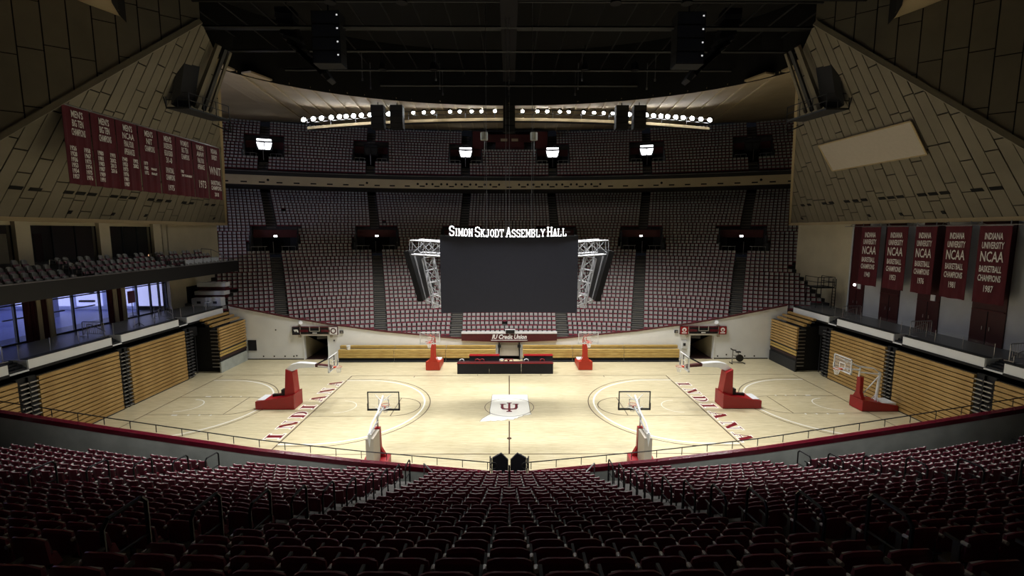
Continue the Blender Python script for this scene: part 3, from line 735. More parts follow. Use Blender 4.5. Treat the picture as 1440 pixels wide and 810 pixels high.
# small lifting platform with ladder against the cream bay
pl = thing('access_platform', 'black metal platform with ladder against the right cream wall', 'platform', (31.8, 13.4, DZ))
MB().box(30.9, 32.6, 12.6, 14.6, DZ + 2.0, DZ + 2.08).build('deck', 'black_metal', pl)
f = MB()
for z in (2.1, 2.6, 3.1):
    for a, c in (((30.9, 12.6), (32.6, 12.6)), ((30.9, 12.6), (30.9, 14.6)), ((32.6, 12.6), (32.6, 14.6))): f.tube((*a, DZ + z), (*c, DZ + z), .035)
for x, y in ((30.9, 12.6), (31.5, 12.6), (32.0, 12.6), (32.6, 12.6), (30.9, 14.6), (32.6, 14.6)): f.tube((x, y, DZ + 2), (x, y, DZ + 3.1), .035)
f.build('guard_rail', 'black_metal', pl)
f = MB()
for y in (12.1, 12.55): f.tube((32.4, y, DZ), (32.4, y, DZ + 3.0), .04)
f.build('ladder_side', 'black_metal', pl)
for k in range(9): MB().tube((32.4, 12.1, DZ + .25 + .3 * k), (32.4, 12.55, DZ + .25 + .3 * k), .025).build('rung', 'black_metal', pl)
for x, y in ((31.0, 14.4), (32.5, 14.4), (31.0, 12.8)): MB().tube((x, y, DZ - .2), (x, y, DZ + 2), .04).build('support', 'black_metal', pl)

# left end: glass wall to the lobby under the mezzanine, dark suites above
wl = struct(MB().box(-33.6, -33.3, 12.2, 20.2, DZ - 3, 14.3).build('wall_end_left', 'cream_paint'))
MB().box(-36.5, -33.3, 12.0, 12.25, DZ, 9.2).build('wall_return', 'cream_paint', wl)
MB().box(-37, -36.8, -16, 13, 9.2, 14.3).build('suite_back_wall', 'tile_dark', wl)
MB().box(-36.8, -33.2, -16, 13, 13.9, 14.3).build('suite_ceiling', 'charcoal', wl)
MB().box(-33.5, -33.0, -16, 20, 13.75, 14.2).build('lintel', 'cream_paint', wl)
MB().box(-36.8, -33.3, 11.4, 11.6, 9.2, 14.2).build('suite_end_wall', 'tile_dark', wl)
MB().box(-33.6, -33.3, 11.0, 12.3, 9.3, 13.9).build('corner_pier', 'cream_paint', wl)
for y in (-8.5, -1.7, 4.8, 10.6): MB().box(-33.6, -33.0, y - .5, y + .5, 9.2, 13.9).build('column', 'cream_paint', wl)
WIN = [(-13.5, -9), (-8, -2.2), (-1.2, 4.3), (5.3, 10.1)]
for i, (y0, y1) in enumerate(WIN):
    wn = struct(MB().box(-33.35, -33.3, y0, y1, 13.5, 13.75).build(f'window_{i + 1}', 'cream_paint'))
    n = 3
    for k in range(n): MB().box(-33.34, -33.32, lerp(y0, y1, k / n) + .03, lerp(y0, y1, (k + 1) / n) - .03, 10.6, 13.5).build('pane', 'glass', wn)
    for k in range(n + 1): MB().box(-33.38, -33.28, lerp(y0, y1, k / n) - .03, lerp(y0, y1, k / n) + .03, 10.6, 13.5).build('mullion', 'black_metal', wn)
for y, wd, m in ((.2, .8, 'drape_cream'), (1.1, .5, 'lamp_warm'), (2.0, .5, 'drape_cream'), (-.6, .5, 'drape_cream'), (2.9, .6, 'drape_maroon')):
    MB().box(-36.75, -36.6, y - wd / 2, y + wd / 2, 9.6, 12.9).build('suite_panel', m if m != 'lamp_warm' else 'drape_maroon', wl)
MB().box(-34.3, -34.0, 10.9, 11.3, 10.3, 10.9).build('suite_lamp', 'lamp_warm', wl)
# lobby volume behind the lower glass wall
lb = struct(MB().box(-50, -33.7, -24, 12.0, DZ - .1, DZ - .02).build('floor_lobby', 'lobby_floor'))
MB().box(-50.3, -50, -24, 12, DZ, 9.2).build('lobby_back', 'lobby_white', lb)
MB().box(-50, -33.7, 12.0, 12.2, DZ, 9.2).build('lobby_end', 'lobby_white', lb)
MB().box(-50, -33.7, -24, 12.2, 9.2, 9.35).build('lobby_ceiling', 'lobby_white', lb)
for y in (-22, -18.5, -15, -11.5, -8): MB().box(-49.95, -49.8, y - 1.4, y + 1.4, DZ + .2, 9.0).build('outer_window', 'daylight_blue', lb)
MB().box(-49.95, -49.8, -5.5, -3.0, DZ + .2, 9.0).build('outer_window', 'daylight_white', lb)
for y in (-1.0, 2.2, 5.4, 8.6): MB().box(-49.95, -49.8, y - 1.1, y + 1.1, DZ + .4, 8.8).build('outer_window', 'daylight_blue', lb)
for x in (-35.3, -38.2, -41.2, -44.2, -47.2): MB().box(x - 1.25, x + 1.25, 11.85, 11.95, DZ + .4, 8.8).build('outer_window', 'daylight_blue', lb)
for k in range(3): MB().box(-42 + .0, -40.6, 11.6, 11.98, DZ + .8 + k * .9, DZ + 1.0 + k * .9).build('lobby_shelf', 'charcoal', lb)
for x, y in ((-41, -3), (-42, 3), (-41, 8), (-40, -9)): MB().box(x - .25, x + .25, y - .25, y + .25, DZ, 9.2).build('lobby_column', 'lobby_white', lb)
for y in (-6, -1.5, 2, 5, 8):
    MB().box(-38.2, -38.1, y - 1.0, y + 1.0, DZ + .9, DZ + 1.0).build('queue_rail', 'charcoal', lb)
GW = [-15, -11.6, -8.2, -5.4, -2.3, -.2, 2.0, 4.4, 6.9, 8.3, 9.9, 11.0, 12.0]
gw = struct(MB().box(-33.76, -33.64, -15, 12.0, DZ, DZ + .1).build('window_5', 'black_metal'))
for y in GW: MB().box(-33.78, -33.62, y - .06, y + .06, DZ, 9.2).build('mullion', 'black_metal', gw)
MB().box(-33.76, -33.64, -15, 12.0, 8.05, 8.13).build('transom', 'black_metal', gw)
for a, c in zip(GW, GW[1:]):
    MB().box(-33.71, -33.69, a + .07, c - .07, DZ + .1, 8.05).build('pane', 'window_glass', gw); MB().box(-33.71, -33.69, a + .07, c - .07, 8.13, 9.15).build('pane', 'window_glass', gw)
MB().box(-33.8, -33.5, -15, 12.1, 9.1, 9.35).build('head', 'charcoal', gw)
ld = bpy.data.lights.new('lobby_daylight', 'AREA'); ld.energy = LOBBY_W; ld.color = (.66, .70, 1.0); ld.shape = 'RECTANGLE'; ld.size = 30; ld.size_y = 3.2
lo = bpy.data.objects.new('lobby_daylight', ld); COL.objects.link(lo); lo.location = (-49.5, -6, 7.4); lo.rotation_euler = (0, math.radians(-90), 0)
# gathered drapes on the glass wall
def drape(yc, wd, lab, seq):
    t = thing('drape', lab, 'curtain', (-33.35, yc, DZ), 0, 'gathered drapes on the lobby glass wall')
    n = len(seq); y = yc - wd / 2
    for k, m in enumerate(seq):
        y1 = y + wd / n; b = MB(); A = []; B = []
        for i in range(9):
            yy = lerp(y, y1, i / 8); x = -33.35 + .09 * math.sin(i * 1.9 + k); A.append((x, yy, DZ + .02)); B.append((x, yy, 9.15))
        b.strip(A, B); A2 = [(p[0] - .06, p[1], p[2]) for p in A]; B2 = [(p[0] - .06, p[1], p[2]) for p in B]; b.strip(B2, A2); b.strip(A2, A); b.strip(B, B2)
        b.build('drape_fold', m, t, smooth=True); y = y1
drape(-.95, 2.1, 'wide cream and maroon drape between the blue lit windows, nearer one', ['drape_maroon', 'drape_maroon', 'drape_cream', 'drape_maroon', 'drape_cream'])
drape(5.75, 1.9, 'cream and maroon drape between the blue lit windows, farther one', ['drape_maroon', 'drape_cream', 'drape_maroon', 'drape_cream'])
ss = thing('poster_stand', 'red poster on a stand behind the lobby glass', 'sign', (-34.4, 8.6, DZ))
MB().box(-34.45, -34.4, 8.2, 9.0, DZ + 1.2, DZ + 2.3).build('poster', 'pad_red', ss); MB().tube((-34.42, 8.6, DZ), (-34.42, 8.6, DZ + 1.2), .03).build('pole', 'black_metal', ss); MB().box(-34.6, -34.2, 8.4, 8.8, DZ, DZ + .03).build('foot', 'black_metal', ss)
mc = thing('microphone_stand', 'thin black stand on the left deck by the glass railing', 'stand', (-30.3, 4.0, DZ))
MB().tube((-30.3, 4.0, DZ), (-30.3, 4.0, DZ + 1.9), .03).build('pole', 'black_metal', mc)
for k in range(3):
    a = k * 2.09; MB().tube((-30.3, 4.0, DZ + .25), (-30.3 + .4 * math.cos(a), 4 + .4 * math.sin(a), DZ + .02), .02).build('leg', 'black_metal', mc)
# white stacked tables and trunks at the far left deck
for k, (x0, x1, y0, y1, z0, z1, lab) in enumerate(((-32.9, -29.9, 15.4, 16.2, 1.75, 2.3, 'topmost white folded table in the stack on the left deck'), (-32.9, -29.8, 14.9, 15.9, .95, 1.45, 'middle white folded table in the stack on the left deck'), (-31.0, -29.8, 14.2, 15.0, 0, .8, 'white trunk with dark label on the left deck'), (-32.8, -31.3, 14.2, 15.0, 0, .75, 'wide white case under the stacked tables on the left deck'))):
    t = thing('folded_table' if k < 2 else 'trunk', lab, 'table' if k < 2 else 'trunk', ((x0 + x1) / 2, (y0 + y1) / 2, DZ + z0), 0, 'white furniture stacked on the left deck')
    MB().box(x0, x1, y0, y1, DZ + z0 + (.0 if k > 1 else .12), DZ + z1).build('top' if k < 2 else 'body', 'white_paint', t)
    if k < 2:
        MB().box(x0 + .1, x1 - .1, y0 + .05, y1 - .05, DZ + z0 - .28, DZ + z0 + .12).build('folded_legs', 'dark_maroon', t)
    else:
        MB().box((x0 + x1) / 2 - .2, (x0 + x1) / 2 + .2, y0 - .01, y0, DZ + .25, DZ + .5).build('label_plate', 'charcoal', t)
        MB().box(x0 + .02, x1 - .02, y0 + .02, y1 - .02, DZ + z1, DZ + z1 + .06).build('lid', 'white_paint', t)
sr = thing('table_rack', 'dark stepped rack holding the stacked white tables, left deck', 'rack', (-32, 15.4, DZ))
for k in range(5): MB().box(-33.25, -32.95, 14.3 + .25 * k, 16.3, DZ + .2 + .35 * k, DZ + .26 + .35 * k).build('shelf', 'black_metal', sr)
MB().box(-33.28, -33.2, 14.3, 16.3, DZ, DZ + 2.0).build('upright', 'black_metal', sr)
wc = thing('folding_chair', 'white folding chair by the trunks on the left deck', 'chair', (-30.9, 13.8, DZ))
MB().box(-31.15, -30.65, 13.6, 14.0, DZ + .42, DZ + .48).build('seat', 'white_paint', wc); MB().box(-31.15, -30.65, 14.0, 14.05, DZ + .6, DZ + .95).build('backrest', 'white_paint', wc)
for x in (-31.12, -30.68):
    for y in (13.62, 13.98): MB().tube((x, y, DZ), (x, y, DZ + (.45 if y < 13.8 else .95)), .02).build('leg', 'white_paint', wc)

# ------------------------------------------------------------------ left mezzanine
mz = struct(MB().box(-36.8, -29.05, -16, 16.3, 8.95, 9.3).build('floor_mezzanine', 'stand_concrete'))
MB().box(-29.1, -28.95, -16, 16.3, 8.88, 9.98).build('fascia', 'mezz_fascia', mz)
MB().box(-29.15, -28.9, -16, 16.3, 9.98, 10.04).build('fascia_rail', 'steel', mz)
MB().box(-36.8, -29.1, 16.2, 16.3, 8.9, 9.98).build('fascia_end', 'mezz_fascia', mz)
for k in range(4): MB().box(-36.8, -30.1 - .9 * k, -16, 16.2, 9.3, 9.3 + .36 * (k + 1)).build('riser', 'stand_concrete', mz)
# ================================================================== THINGS: bleachers
def bleacher(s, y0, y1, lab, x=28.5, z0=.03, z1=4.4, n=15, grp='closed wooden bleacher banks'):
    t = thing('bleacher_bank', lab, 'bleachers', (s * x, (y0 + y1) / 2, 0), 0, grp)
    MB().box(*sorted((s * (x + .12), s * (x + .3))), y0, y1, z0, z1).build('backing', 'black', t)
    h = (z1 - z0) / n
    me = MB().box(-.1, .1, -(y1 - y0) / 2 + .02, (y1 - y0) / 2 - .02, .05, h - .02).mesh('board', 'bleacher_wood')
    for k in range(n): part('board', me, t, (s * (.05 + .012 * (k % 2)), 0, z0 + k * h))
    MB().box(*sorted((s * (x - .05), s * (x + .2))), y0, y1, z0 - .03, z0 + .06).build('toe_strip', 'charcoal', t)
    return t
def stair_column(s, y0, y1, lab, x=28.5, z1=4.5, n=15):
    t = thing('folded_stairs', lab, 'stairs', (s * x, (y0 + y1) / 2, 0), 0, 'folded black stair columns between the bleachers')
    MB().box(*sorted((s * (x + .1), s * (x + .3))), y0, y1, .02, z1).build('back_panel', 'black', t)
    ym = (y0 + y1) / 2; h = (z1 - .2) / n
    for a, c in ((y0 + .04, ym - .04), (ym + .04, y1 - .04)):
        me = MB().box(-.1, .1, -(c - a) / 2, (c - a) / 2, 0, .07).mesh('step', 'steel')
        for k in range(n): part('step', me, t, (s * .02, (a + c) / 2 - ym, .12 + k * h))
    MB().box(*sorted((s * (x - .06), s * (x + .1))), ym - .025, ym + .025, .02, z1).build('divider', 'black_metal', t)
for s, side in ((-1, 'left'), (1, 'right')):
    for (y0, y1), nm in zip(SEG[:3], ('nearest', 'middle', 'farthest')):
        bleacher(s, y0 + .02, y1 - .05, f'closed bank of long wooden bleacher boards on the {side} side, {nm} of three')
    for (y0, y1), nm in zip(NOTCH, ('nearest', 'middle', 'farthest')):
        stair_column(s, y0 + .0, y1 - (.0 if nm != 'farthest' else .1), f'black folded stair column with grey steps, {side} bleachers, {nm} of three')
    # partly opened bank at the far end
    x = 26.75; y0, y1 = 8.6, 13.0
    t = bleacher(s, y0, y1, f'partly opened wooden bleacher bank by the far wall, {side} side', x=x, z0=2.1, z1=4.25, n=8, grp='opened bleacher banks')
    MB().box(*sorted((s * (x - .02), s * (x + .1))), y0, y1, 0, 1.02).build('metal_skirt', 'parapet_grey' if s < 0 else 'charcoal', t)
    MB().box(*sorted((s * (x + .05), s * (x + .2))), y0, y1, 1.02, 2.1).build('lower_backing', 'black', t)
    for k in range(3): MB().box(*sorted((s * (x + .0), s * (x + .1))), y0, y1, 1.25 + .27 * k, 1.44 + .27 * k).build('worn_board', 'tile_dark' if k == 0 else 'bench_wood', t)
    for k in range(3):
        xx = x + .52 + .52 * k; MB().box(*sorted((s * xx, s * (xx + .28))), y0 + .15 * k, y1, 4.32 + .24 * k, 4.52 + .24 * k).build('seat_board', 'bleacher_wood', t)
        MB().box(*sorted((s * (xx - .3), s * (xx + .2))), y0 + .15 * k, y1, 4.08 + .24 * k, 4.14 + .24 * k).build('foot_board', 'charcoal', t)
    for k in range(11): MB().box(*sorted((s * (x + .1), s * (x + .75))), y0 - .06, y0 + .02, .55 + .34 * k, .62 + .34 * k).build('end_step', 'steel', t)
    MB().box(*sorted((s * (x + .3), s * 30.8)), y0 + .5, y0 + .6, 0, 4.2).build('end_panel', 'black', t)
    # telescoping frames seen in the gap
    f = thing('folded_scaffold', f'dark folded steel frame in the gap of the {side} bleachers', 'scaffold', (s * 29.6, 8.1, 0), 0, 'folded bleacher scaffolds')
    for k in range(5):
        xx = s * (28.9 + .3 * k); MB().tube((xx, 8.5, 0), (xx, 8.5, 3.6), .04).build('upright', 'charcoal', f)
        MB().tube((xx, 7.9, .3), (xx + s * .3, 8.5, 3.2), .03).build('brace', 'charcoal', f)
    MB().box(*sorted((s * 28.7, s * 30.2)), 7.75, 8.6, 3.6, 4.4).build('head_box', 'black', f)

# low wooden benches along the far wall
for s, side in ((-1, 'left'), (1, 'right')):
    t = thing('wall_bleacher', f'low two-step wooden bleacher against the far white wall, {side} of the scorer table', 'bleachers', (s * 9.3, 12.6, 0), 0, 'low bleachers along the far wall')
    xa, xb = 1.35, 17.2; cuts = [1.35, 6.4, 11.6, 17.2]
    for a, c in zip(cuts, cuts[1:]):
        X0, X1 = sorted((s * a, s * c)); X0 += .02; X1 -= .02
        for k in range(3): MB().box(X0, X1, 12.2, 12.3, .42 + .27 * k, .665 + .27 * k).build('front_board', 'bench_wood', t)
        MB().box(X0, X1, 12.2, 12.6, 1.2, 1.24).build('seat_board', 'bench_wood', t)
        MB().box(X0, X1, 12.75, 12.85, 1.28, 1.5).build('back_board', 'bench_wood', t); MB().box(X0, X1, 12.75, 13.1, 1.5, 1.54).build('upper_seat', 'bench_wood', t)
        MB().box(X0, X1, 12.3, 12.4, .02, .42).build('toe_kick', 'black', t)
        MB().box(X0, X1, 12.05, 12.3, .03, .12).build('foot_strip', 'charcoal', t)
    MB().box(*sorted((s * xa, s * xb)), 12.8, 12.84, 1.24, 1.3).build('gap_strip', 'black', t)
cp = thing('bucket', 'white bucket standing on the left wall bleacher', 'bucket', (-16.2, 12.4, 1.24)); MB().tube((-16.2, 12.4, 1.24), (-16.2, 12.4, 1.6), .16, 10, .2).build('body', 'white_metal', cp); MB().tube((-16.2, 12.4, 1.6), (-16.2, 12.4, 1.64), .21, 10).build('lid', 'white_metal', cp)

# ================================================================== basketball goals
def backboard(t, m_frame, zb=2.9):
    W, Hh = .915, 1.07; f = .05
    bd = MB().box(-.03, 0, -W + f, W - f, zb + f, zb + Hh - f).build('backboard', 'board_glass', t, local=True)
    fr = MB(); fr.box(-.05, .02, -W, W, zb, zb + f).box(-.05, .02, -W, W, zb + Hh - f, zb + Hh).box(-.05, .02, -W, -W + f, zb, zb + Hh).box(-.05, .02, W - f, W, zb, zb + Hh)
    fr.build('frame', m_frame, bd, local=True)
    pad = MB(); pad.box(-.07, .03, -W - .02, W + .02, zb - .04, zb + .05).box(-.07, .03, -W - .02, -W + .05, zb, zb + .38).box(-.07, .03, W - .05, W + .02, zb, zb + .38)
    pad.build('edge_pad', m_frame, bd, local=True)
    q = MB(); z0 = zb + .15
    q.box(.001, .012, -.305, .305, z0, z0 + .05).box(.001, .012, -.305, .305, z0 + .41, z0 + .46).box(.001, .012, -.305, -.255, z0, z0 + .46).box(.001, .012, .255, .305, z0, z0 + .46)
    q.build('target_square', 'letter_white', bd, local=True)
    rm = MB(); pts = [(.38 + .23 * math.cos(k * math.pi / 9), .23 * math.sin(k * math.pi / 9), 3.05) for k in range(19)]
    rm.path(pts, .016); rm.box(0, .16, -.09, .09, 2.98, 3.08)
    r = rm.build('rim', 'rim_orange', t, local=True)
    nt = MB()
    for k in range(12):
        for d in (1, -1):
            P = []
            for i in range(5):
                a = (k + d * i * .5) * math.pi / 6; rr = .225 - .03 * i if i < 4 else .115; P.append((.38 + rr * math.cos(a), rr * math.sin(a), 3.05 - .11 * i))
            nt.path(P, .011, 3)
    nt.build('net', 'net_white', r, local=True)
def main_goal(s, lab):
    t = thing('basketball_goal', lab, 'basketball hoop', (s * 13.1, .12, 0), math.pi if s > 0 else 0.0, 'main goals on the base lines')
    backboard(t, 'white_metal')
    P = [(-5.6, 0, .05), (-2.75, 0, .05), (-2.75, 0, 1.15), (-3.35, 0, .98), (-5.6, 0, .62)]
    MB().prism([(x, -.72, z) for x, _, z in P], (0, 1.44, 0)).build('base_padding', 'pad_red', t, local=True)
    MB().box(-5.5, -3.4, -.6, .6, .62, .72).build('base_top', 'white_metal', t, local=True)
    MB().prism([(-3.55, -.42, .9), (-2.78, -.42, .9), (-2.95, -.30, 2.7), (-3.45, -.30, 2.95)], (0, .84, 0)).build('mast_padding', 'pad_red', t, local=True)
    MB().box(-4.6, -3.6, -.12, .12, .72, .98).build('jack_handle', 'black_metal', t, local=True); MB().box(-3.9, -3.6, -.2, .2, .9, 1.35).build('motor_box', 'charcoal', t, local=True)
    A = [(-3.45, 2.95), (-3.0, 2.78), (-2.45, 3.02), (-1.3, 3.08), (-1.3, 3.32), (-2.1, 3.40), (-2.6, 3.40), (-3.1, 3.26)]
    MB().prism([(x, -.22, z) for x, z in A], (0, .44, 0)).build('arm_padding', 'white_metal', t, local=True)
    a2 = MB().prism([(-1.3, -.16, 3.08), (-.1, -.16, 3.0), (-.1, -.16, 3.16), (-1.3, -.16, 3.3)], (0, .32, 0)).build('arm_front', 'dark_maroon', t, local=True)
    MB().prism([(-1.1, -.17, 3.10), (-.3, -.17, 3.06), (-.3, -.17, 3.12), (-1.1, -.17, 3.22)], (0, -.01, 0)).build('arm_lettering', 'letter_white', a2, local=True)
    b = MB()
    for y in (-.5, .5):
        b.tube((-.12, y, 2.95), (-.12, y, 3.92), .045); b.tube((-1.2, y * .3, 3.28), (-.12, y, 3.85), .04)
    b.tube((-.12, -.5, 3.8), (-.12, .5, 3.8), .04); b.tube((-.12, -.5, 3.0), (-.12, .5, 3.0), .04)
    b.build('brace', 'black_metal', t, local=True)
main_goal(-1, 'large red padded goal with white arm on the left base line')
main_goal(1, 'large red padded goal with white arm on the right base line')
def side_goal(loc, rz, lab, frame_m='white_metal', red='pad_red', arm_m='white_metal', rear_box=False):
    t = thing('portable_goal', lab, 'basketball hoop', loc, rz, 'smaller portable goals around the court')
    backboard(t, frame_m)
    P = [(-3.9, .04), (-1.25, .04), (-1.25, .85), (-1.75, .80), (-3.9, .42)]
    MB().prism([(x, -.66, z) for x, z in P], (0, 1.32, 0)).build('base_padding', red, t, local=True)
    MB().box(-3.8, -1.8, -.55, .55, .45, .62).build('base_top', 'white_metal', t, local=True)
    V = [(-1.3, -.45, .85), (-1.3, .45, .85), (-1.3, .2, 1.3), (-1.3, .17, 2.45), (-1.3, -.17, 2.45), (-1.3, -.2, 1.3)]
    MB().prism(V, (-.25, 0, 0)).build('mast_padding', red, t, local=True)
    if rear_box: MB().box(-2.9, -1.7, -.2, .2, .5, 2.45).build('counterweight_box', 'panel_grey', t, local=True)
    b = MB(); b.tube((-2.7, 0, .55), (-2.85, 0, 2.7), .10, 8); b.tube((-2.6, -.35, .55), (-2.75, 0, 1.2), .03); b.tube((-2.6, .35, .55), (-2.75, 0, 1.2), .03); b.tube((-1.6, 0, 1.0), (-2.8, 0, 2.5), .04)
    b.build('post', arm_m, t, local=True)
    a = MB(); a.path([(-2.9, 0, 2.72), (-2.35, 0, 3.05), (-1.2, 0, 3.22), (-.08, 0, 3.75)], .055); a.tube((-2.85, 0, 2.6), (-1.3, 0, 2.78), .055); a.tube((-1.3, 0, 2.45), (-1.35, 0, 3.15), .06); a.tube((-1.3, .0, 2.95), (-.08, 0, 3.05), .055)
    for y in (-.45, .45): a.tube((-.5, 0, 3.05), (-.05, y, 3.05), .025); a.tube((-.35, 0, 3.5), (-.05, y, 3.8), .02)
    a.build('arm', arm_m, t, local=True)
    return t
side_goal((24.5, -.55, 0), math.pi, 'small portable goal in front of the right bleachers')
side_goal((-7.22, -8.0, 0), math.pi / 2, 'goal seen from behind at the near sideline, left of centre', 'charcoal', rear_box=True)
side_goal((7.21, -8.0, 0), math.pi / 2, 'goal seen from behind at the near sideline, right of centre', 'charcoal', rear_box=True)
side_goal((-7.23, 8.0, 0), -math.pi / 2, 'orange-red goal facing us at the far sideline, left of the scorer table', 'white_metal', 'bare_orange', 'bare_orange')
side_goal((7.23, 8.0, 0), -math.pi / 2, 'orange-red goal facing us at the far sideline, right of the scorer table', 'white_metal', 'bare_orange', 'bare_orange')

# ================================================================== scorer's table and the things around it
t = thing('scorer_table', 'long black draped scorer table with red top edge at the far sideline', 'table', (-.36, 8.45, 0))
for k in range(3):
    x0 = lerp(-4.8, 4.06, k / 3); x1 = lerp(-4.8, 4.06, (k + 1) / 3)
    MB().box(x0 + .01, x1 - .01, 8.1, 8.16, .02, .98).build('front_panel', 'black_cloth', t)
MB().box(-4.8, 4.06, 8.08, 8.8, .98, 1.03).build('top', 'dark_maroon', t); MB().box(-4.82, 4.08, 8.06, 8.12, .99, 1.05).build('red_edge', 'pad_red', t)
for x in (-4.76, 4.02): MB().box(x - .03, x + .03, 8.16, 8.75, .02, .98).build('end_panel', 'black_cloth', t)
for x0, x1, lab in ((-3.8, -.95, 'shorter black table behind the scorer table, left of the tunnel'), (1.4, 4.15, 'shorter black table behind the scorer table, right of the tunnel')):
    q = thing('media_table', lab, 'table', ((x0 + x1) / 2, 9.9, 0), 0, 'tables behind the scorer table')
    MB().box(x0, x1, 9.6, 9.66, .05, 1.3).build('front_panel', 'black_cloth', q); MB().box(x0 - .02, x1 + .02, 9.58, 10.2, 1.3, 1.35).build('top', 'pad_red', q)
    for x in (x0 + .05, x1 - .05): MB().box(x - .03, x + .03, 9.66, 10.15, .02, 1.3).build('end_panel', 'black_cloth', q)
CH = [(-3.0, 'red'), (-2.55, 'red'), (-.7, 'white'), (-.3, 'red'), (.15, 'red'), (1.6, 'white'), (3.1, 'red'), (-4.45, 'white')]
for k, (x, c) in enumerate(CH):
    q = thing('folding_chair', f'small {c} folding chair behind the scorer table, {ordn(sorted(v[0] for v in CH).index(x))} from the left', 'chair', (x, 9.15, 0), 0, 'chairs behind the scorer table')
    m = 'pad_red' if c == 'red' else 'white_metal'
    MB().box(x - .22, x + .22, 9.0, 9.42, .44, .49).build('seat', m, q)
    MB().path([(x - .2, 9.0, .85), (x - .18, 8.99, 1.12), (x, 8.98, 1.19), (x + .18, 8.99, 1.12), (x + .2, 9.0, .85)], .05).build('backrest', m, q)
    for dx in (-.2, .2):
        for y in (9.0, 9.4): MB().tube((x + dx, y, 0), (x + dx, y, .46 if y > 9.1 else .9), .018).build('leg', 'black_metal', q)
# maroon sign above the central tunnel
t = thing('sponsor_sign', 'long maroon lettered sign on the far wall above the scorer table', 'sign', (0, 13.1, 1.8))
MB().prism([(-4.87, 13.0, 2.0), (0, 13.0, 1.80), (4.87, 13.0, 2.0), (4.87, 13.0, 2.72), (-4.87, 13.0, 2.72)], (0, .12, 0)).build('board', 'dark_maroon', t)
MB().box(-4.87, 4.87, 12.97, 13.14, 2.72, 2.93).build('white_strip', 'white_metal', t)
MB().box(-.35, .55, 12.9, 13.1, 2.75, 3.12).build('monitor', 'black_metal', t); MB().box(-.42, .62, 12.93, 13.1, 3.08, 3.16).build('monitor_top', 'white_metal', t)
text_part('lettering', 'IU Credit Union', .62, 'letter_white', t, frame((0, 12.985, 2.38), (1, 0, 0), (0, 0, 1)), bold=.02, xs=.86, shear=.25)
MB().box(-1.85, 1.85, 12.98, 12.995, 2.02, 2.07).build('underline', 'letter_white', t)
tn = thing('tunnel_gate', 'grey panel between dark posts in the central tunnel under the maroon sign', 'gate', (0, 13.0, 0))
MB().box(-1.0, 1.0, 13.25, 13.3, .35, 1.8).build('panel', 'panel_grey', tn)
for s in (-1, 1):
    MB().tube((s * 1.04, 12.95, 0), (s * 1.0, 12.95, 1.8), .05).build('post', 'black_metal', tn); MB().box(s * 1.0 - .16, s * 1.0 + .16, 12.85, 13.0, 1.3, 1.6).build('latch', 'black_metal', tn)

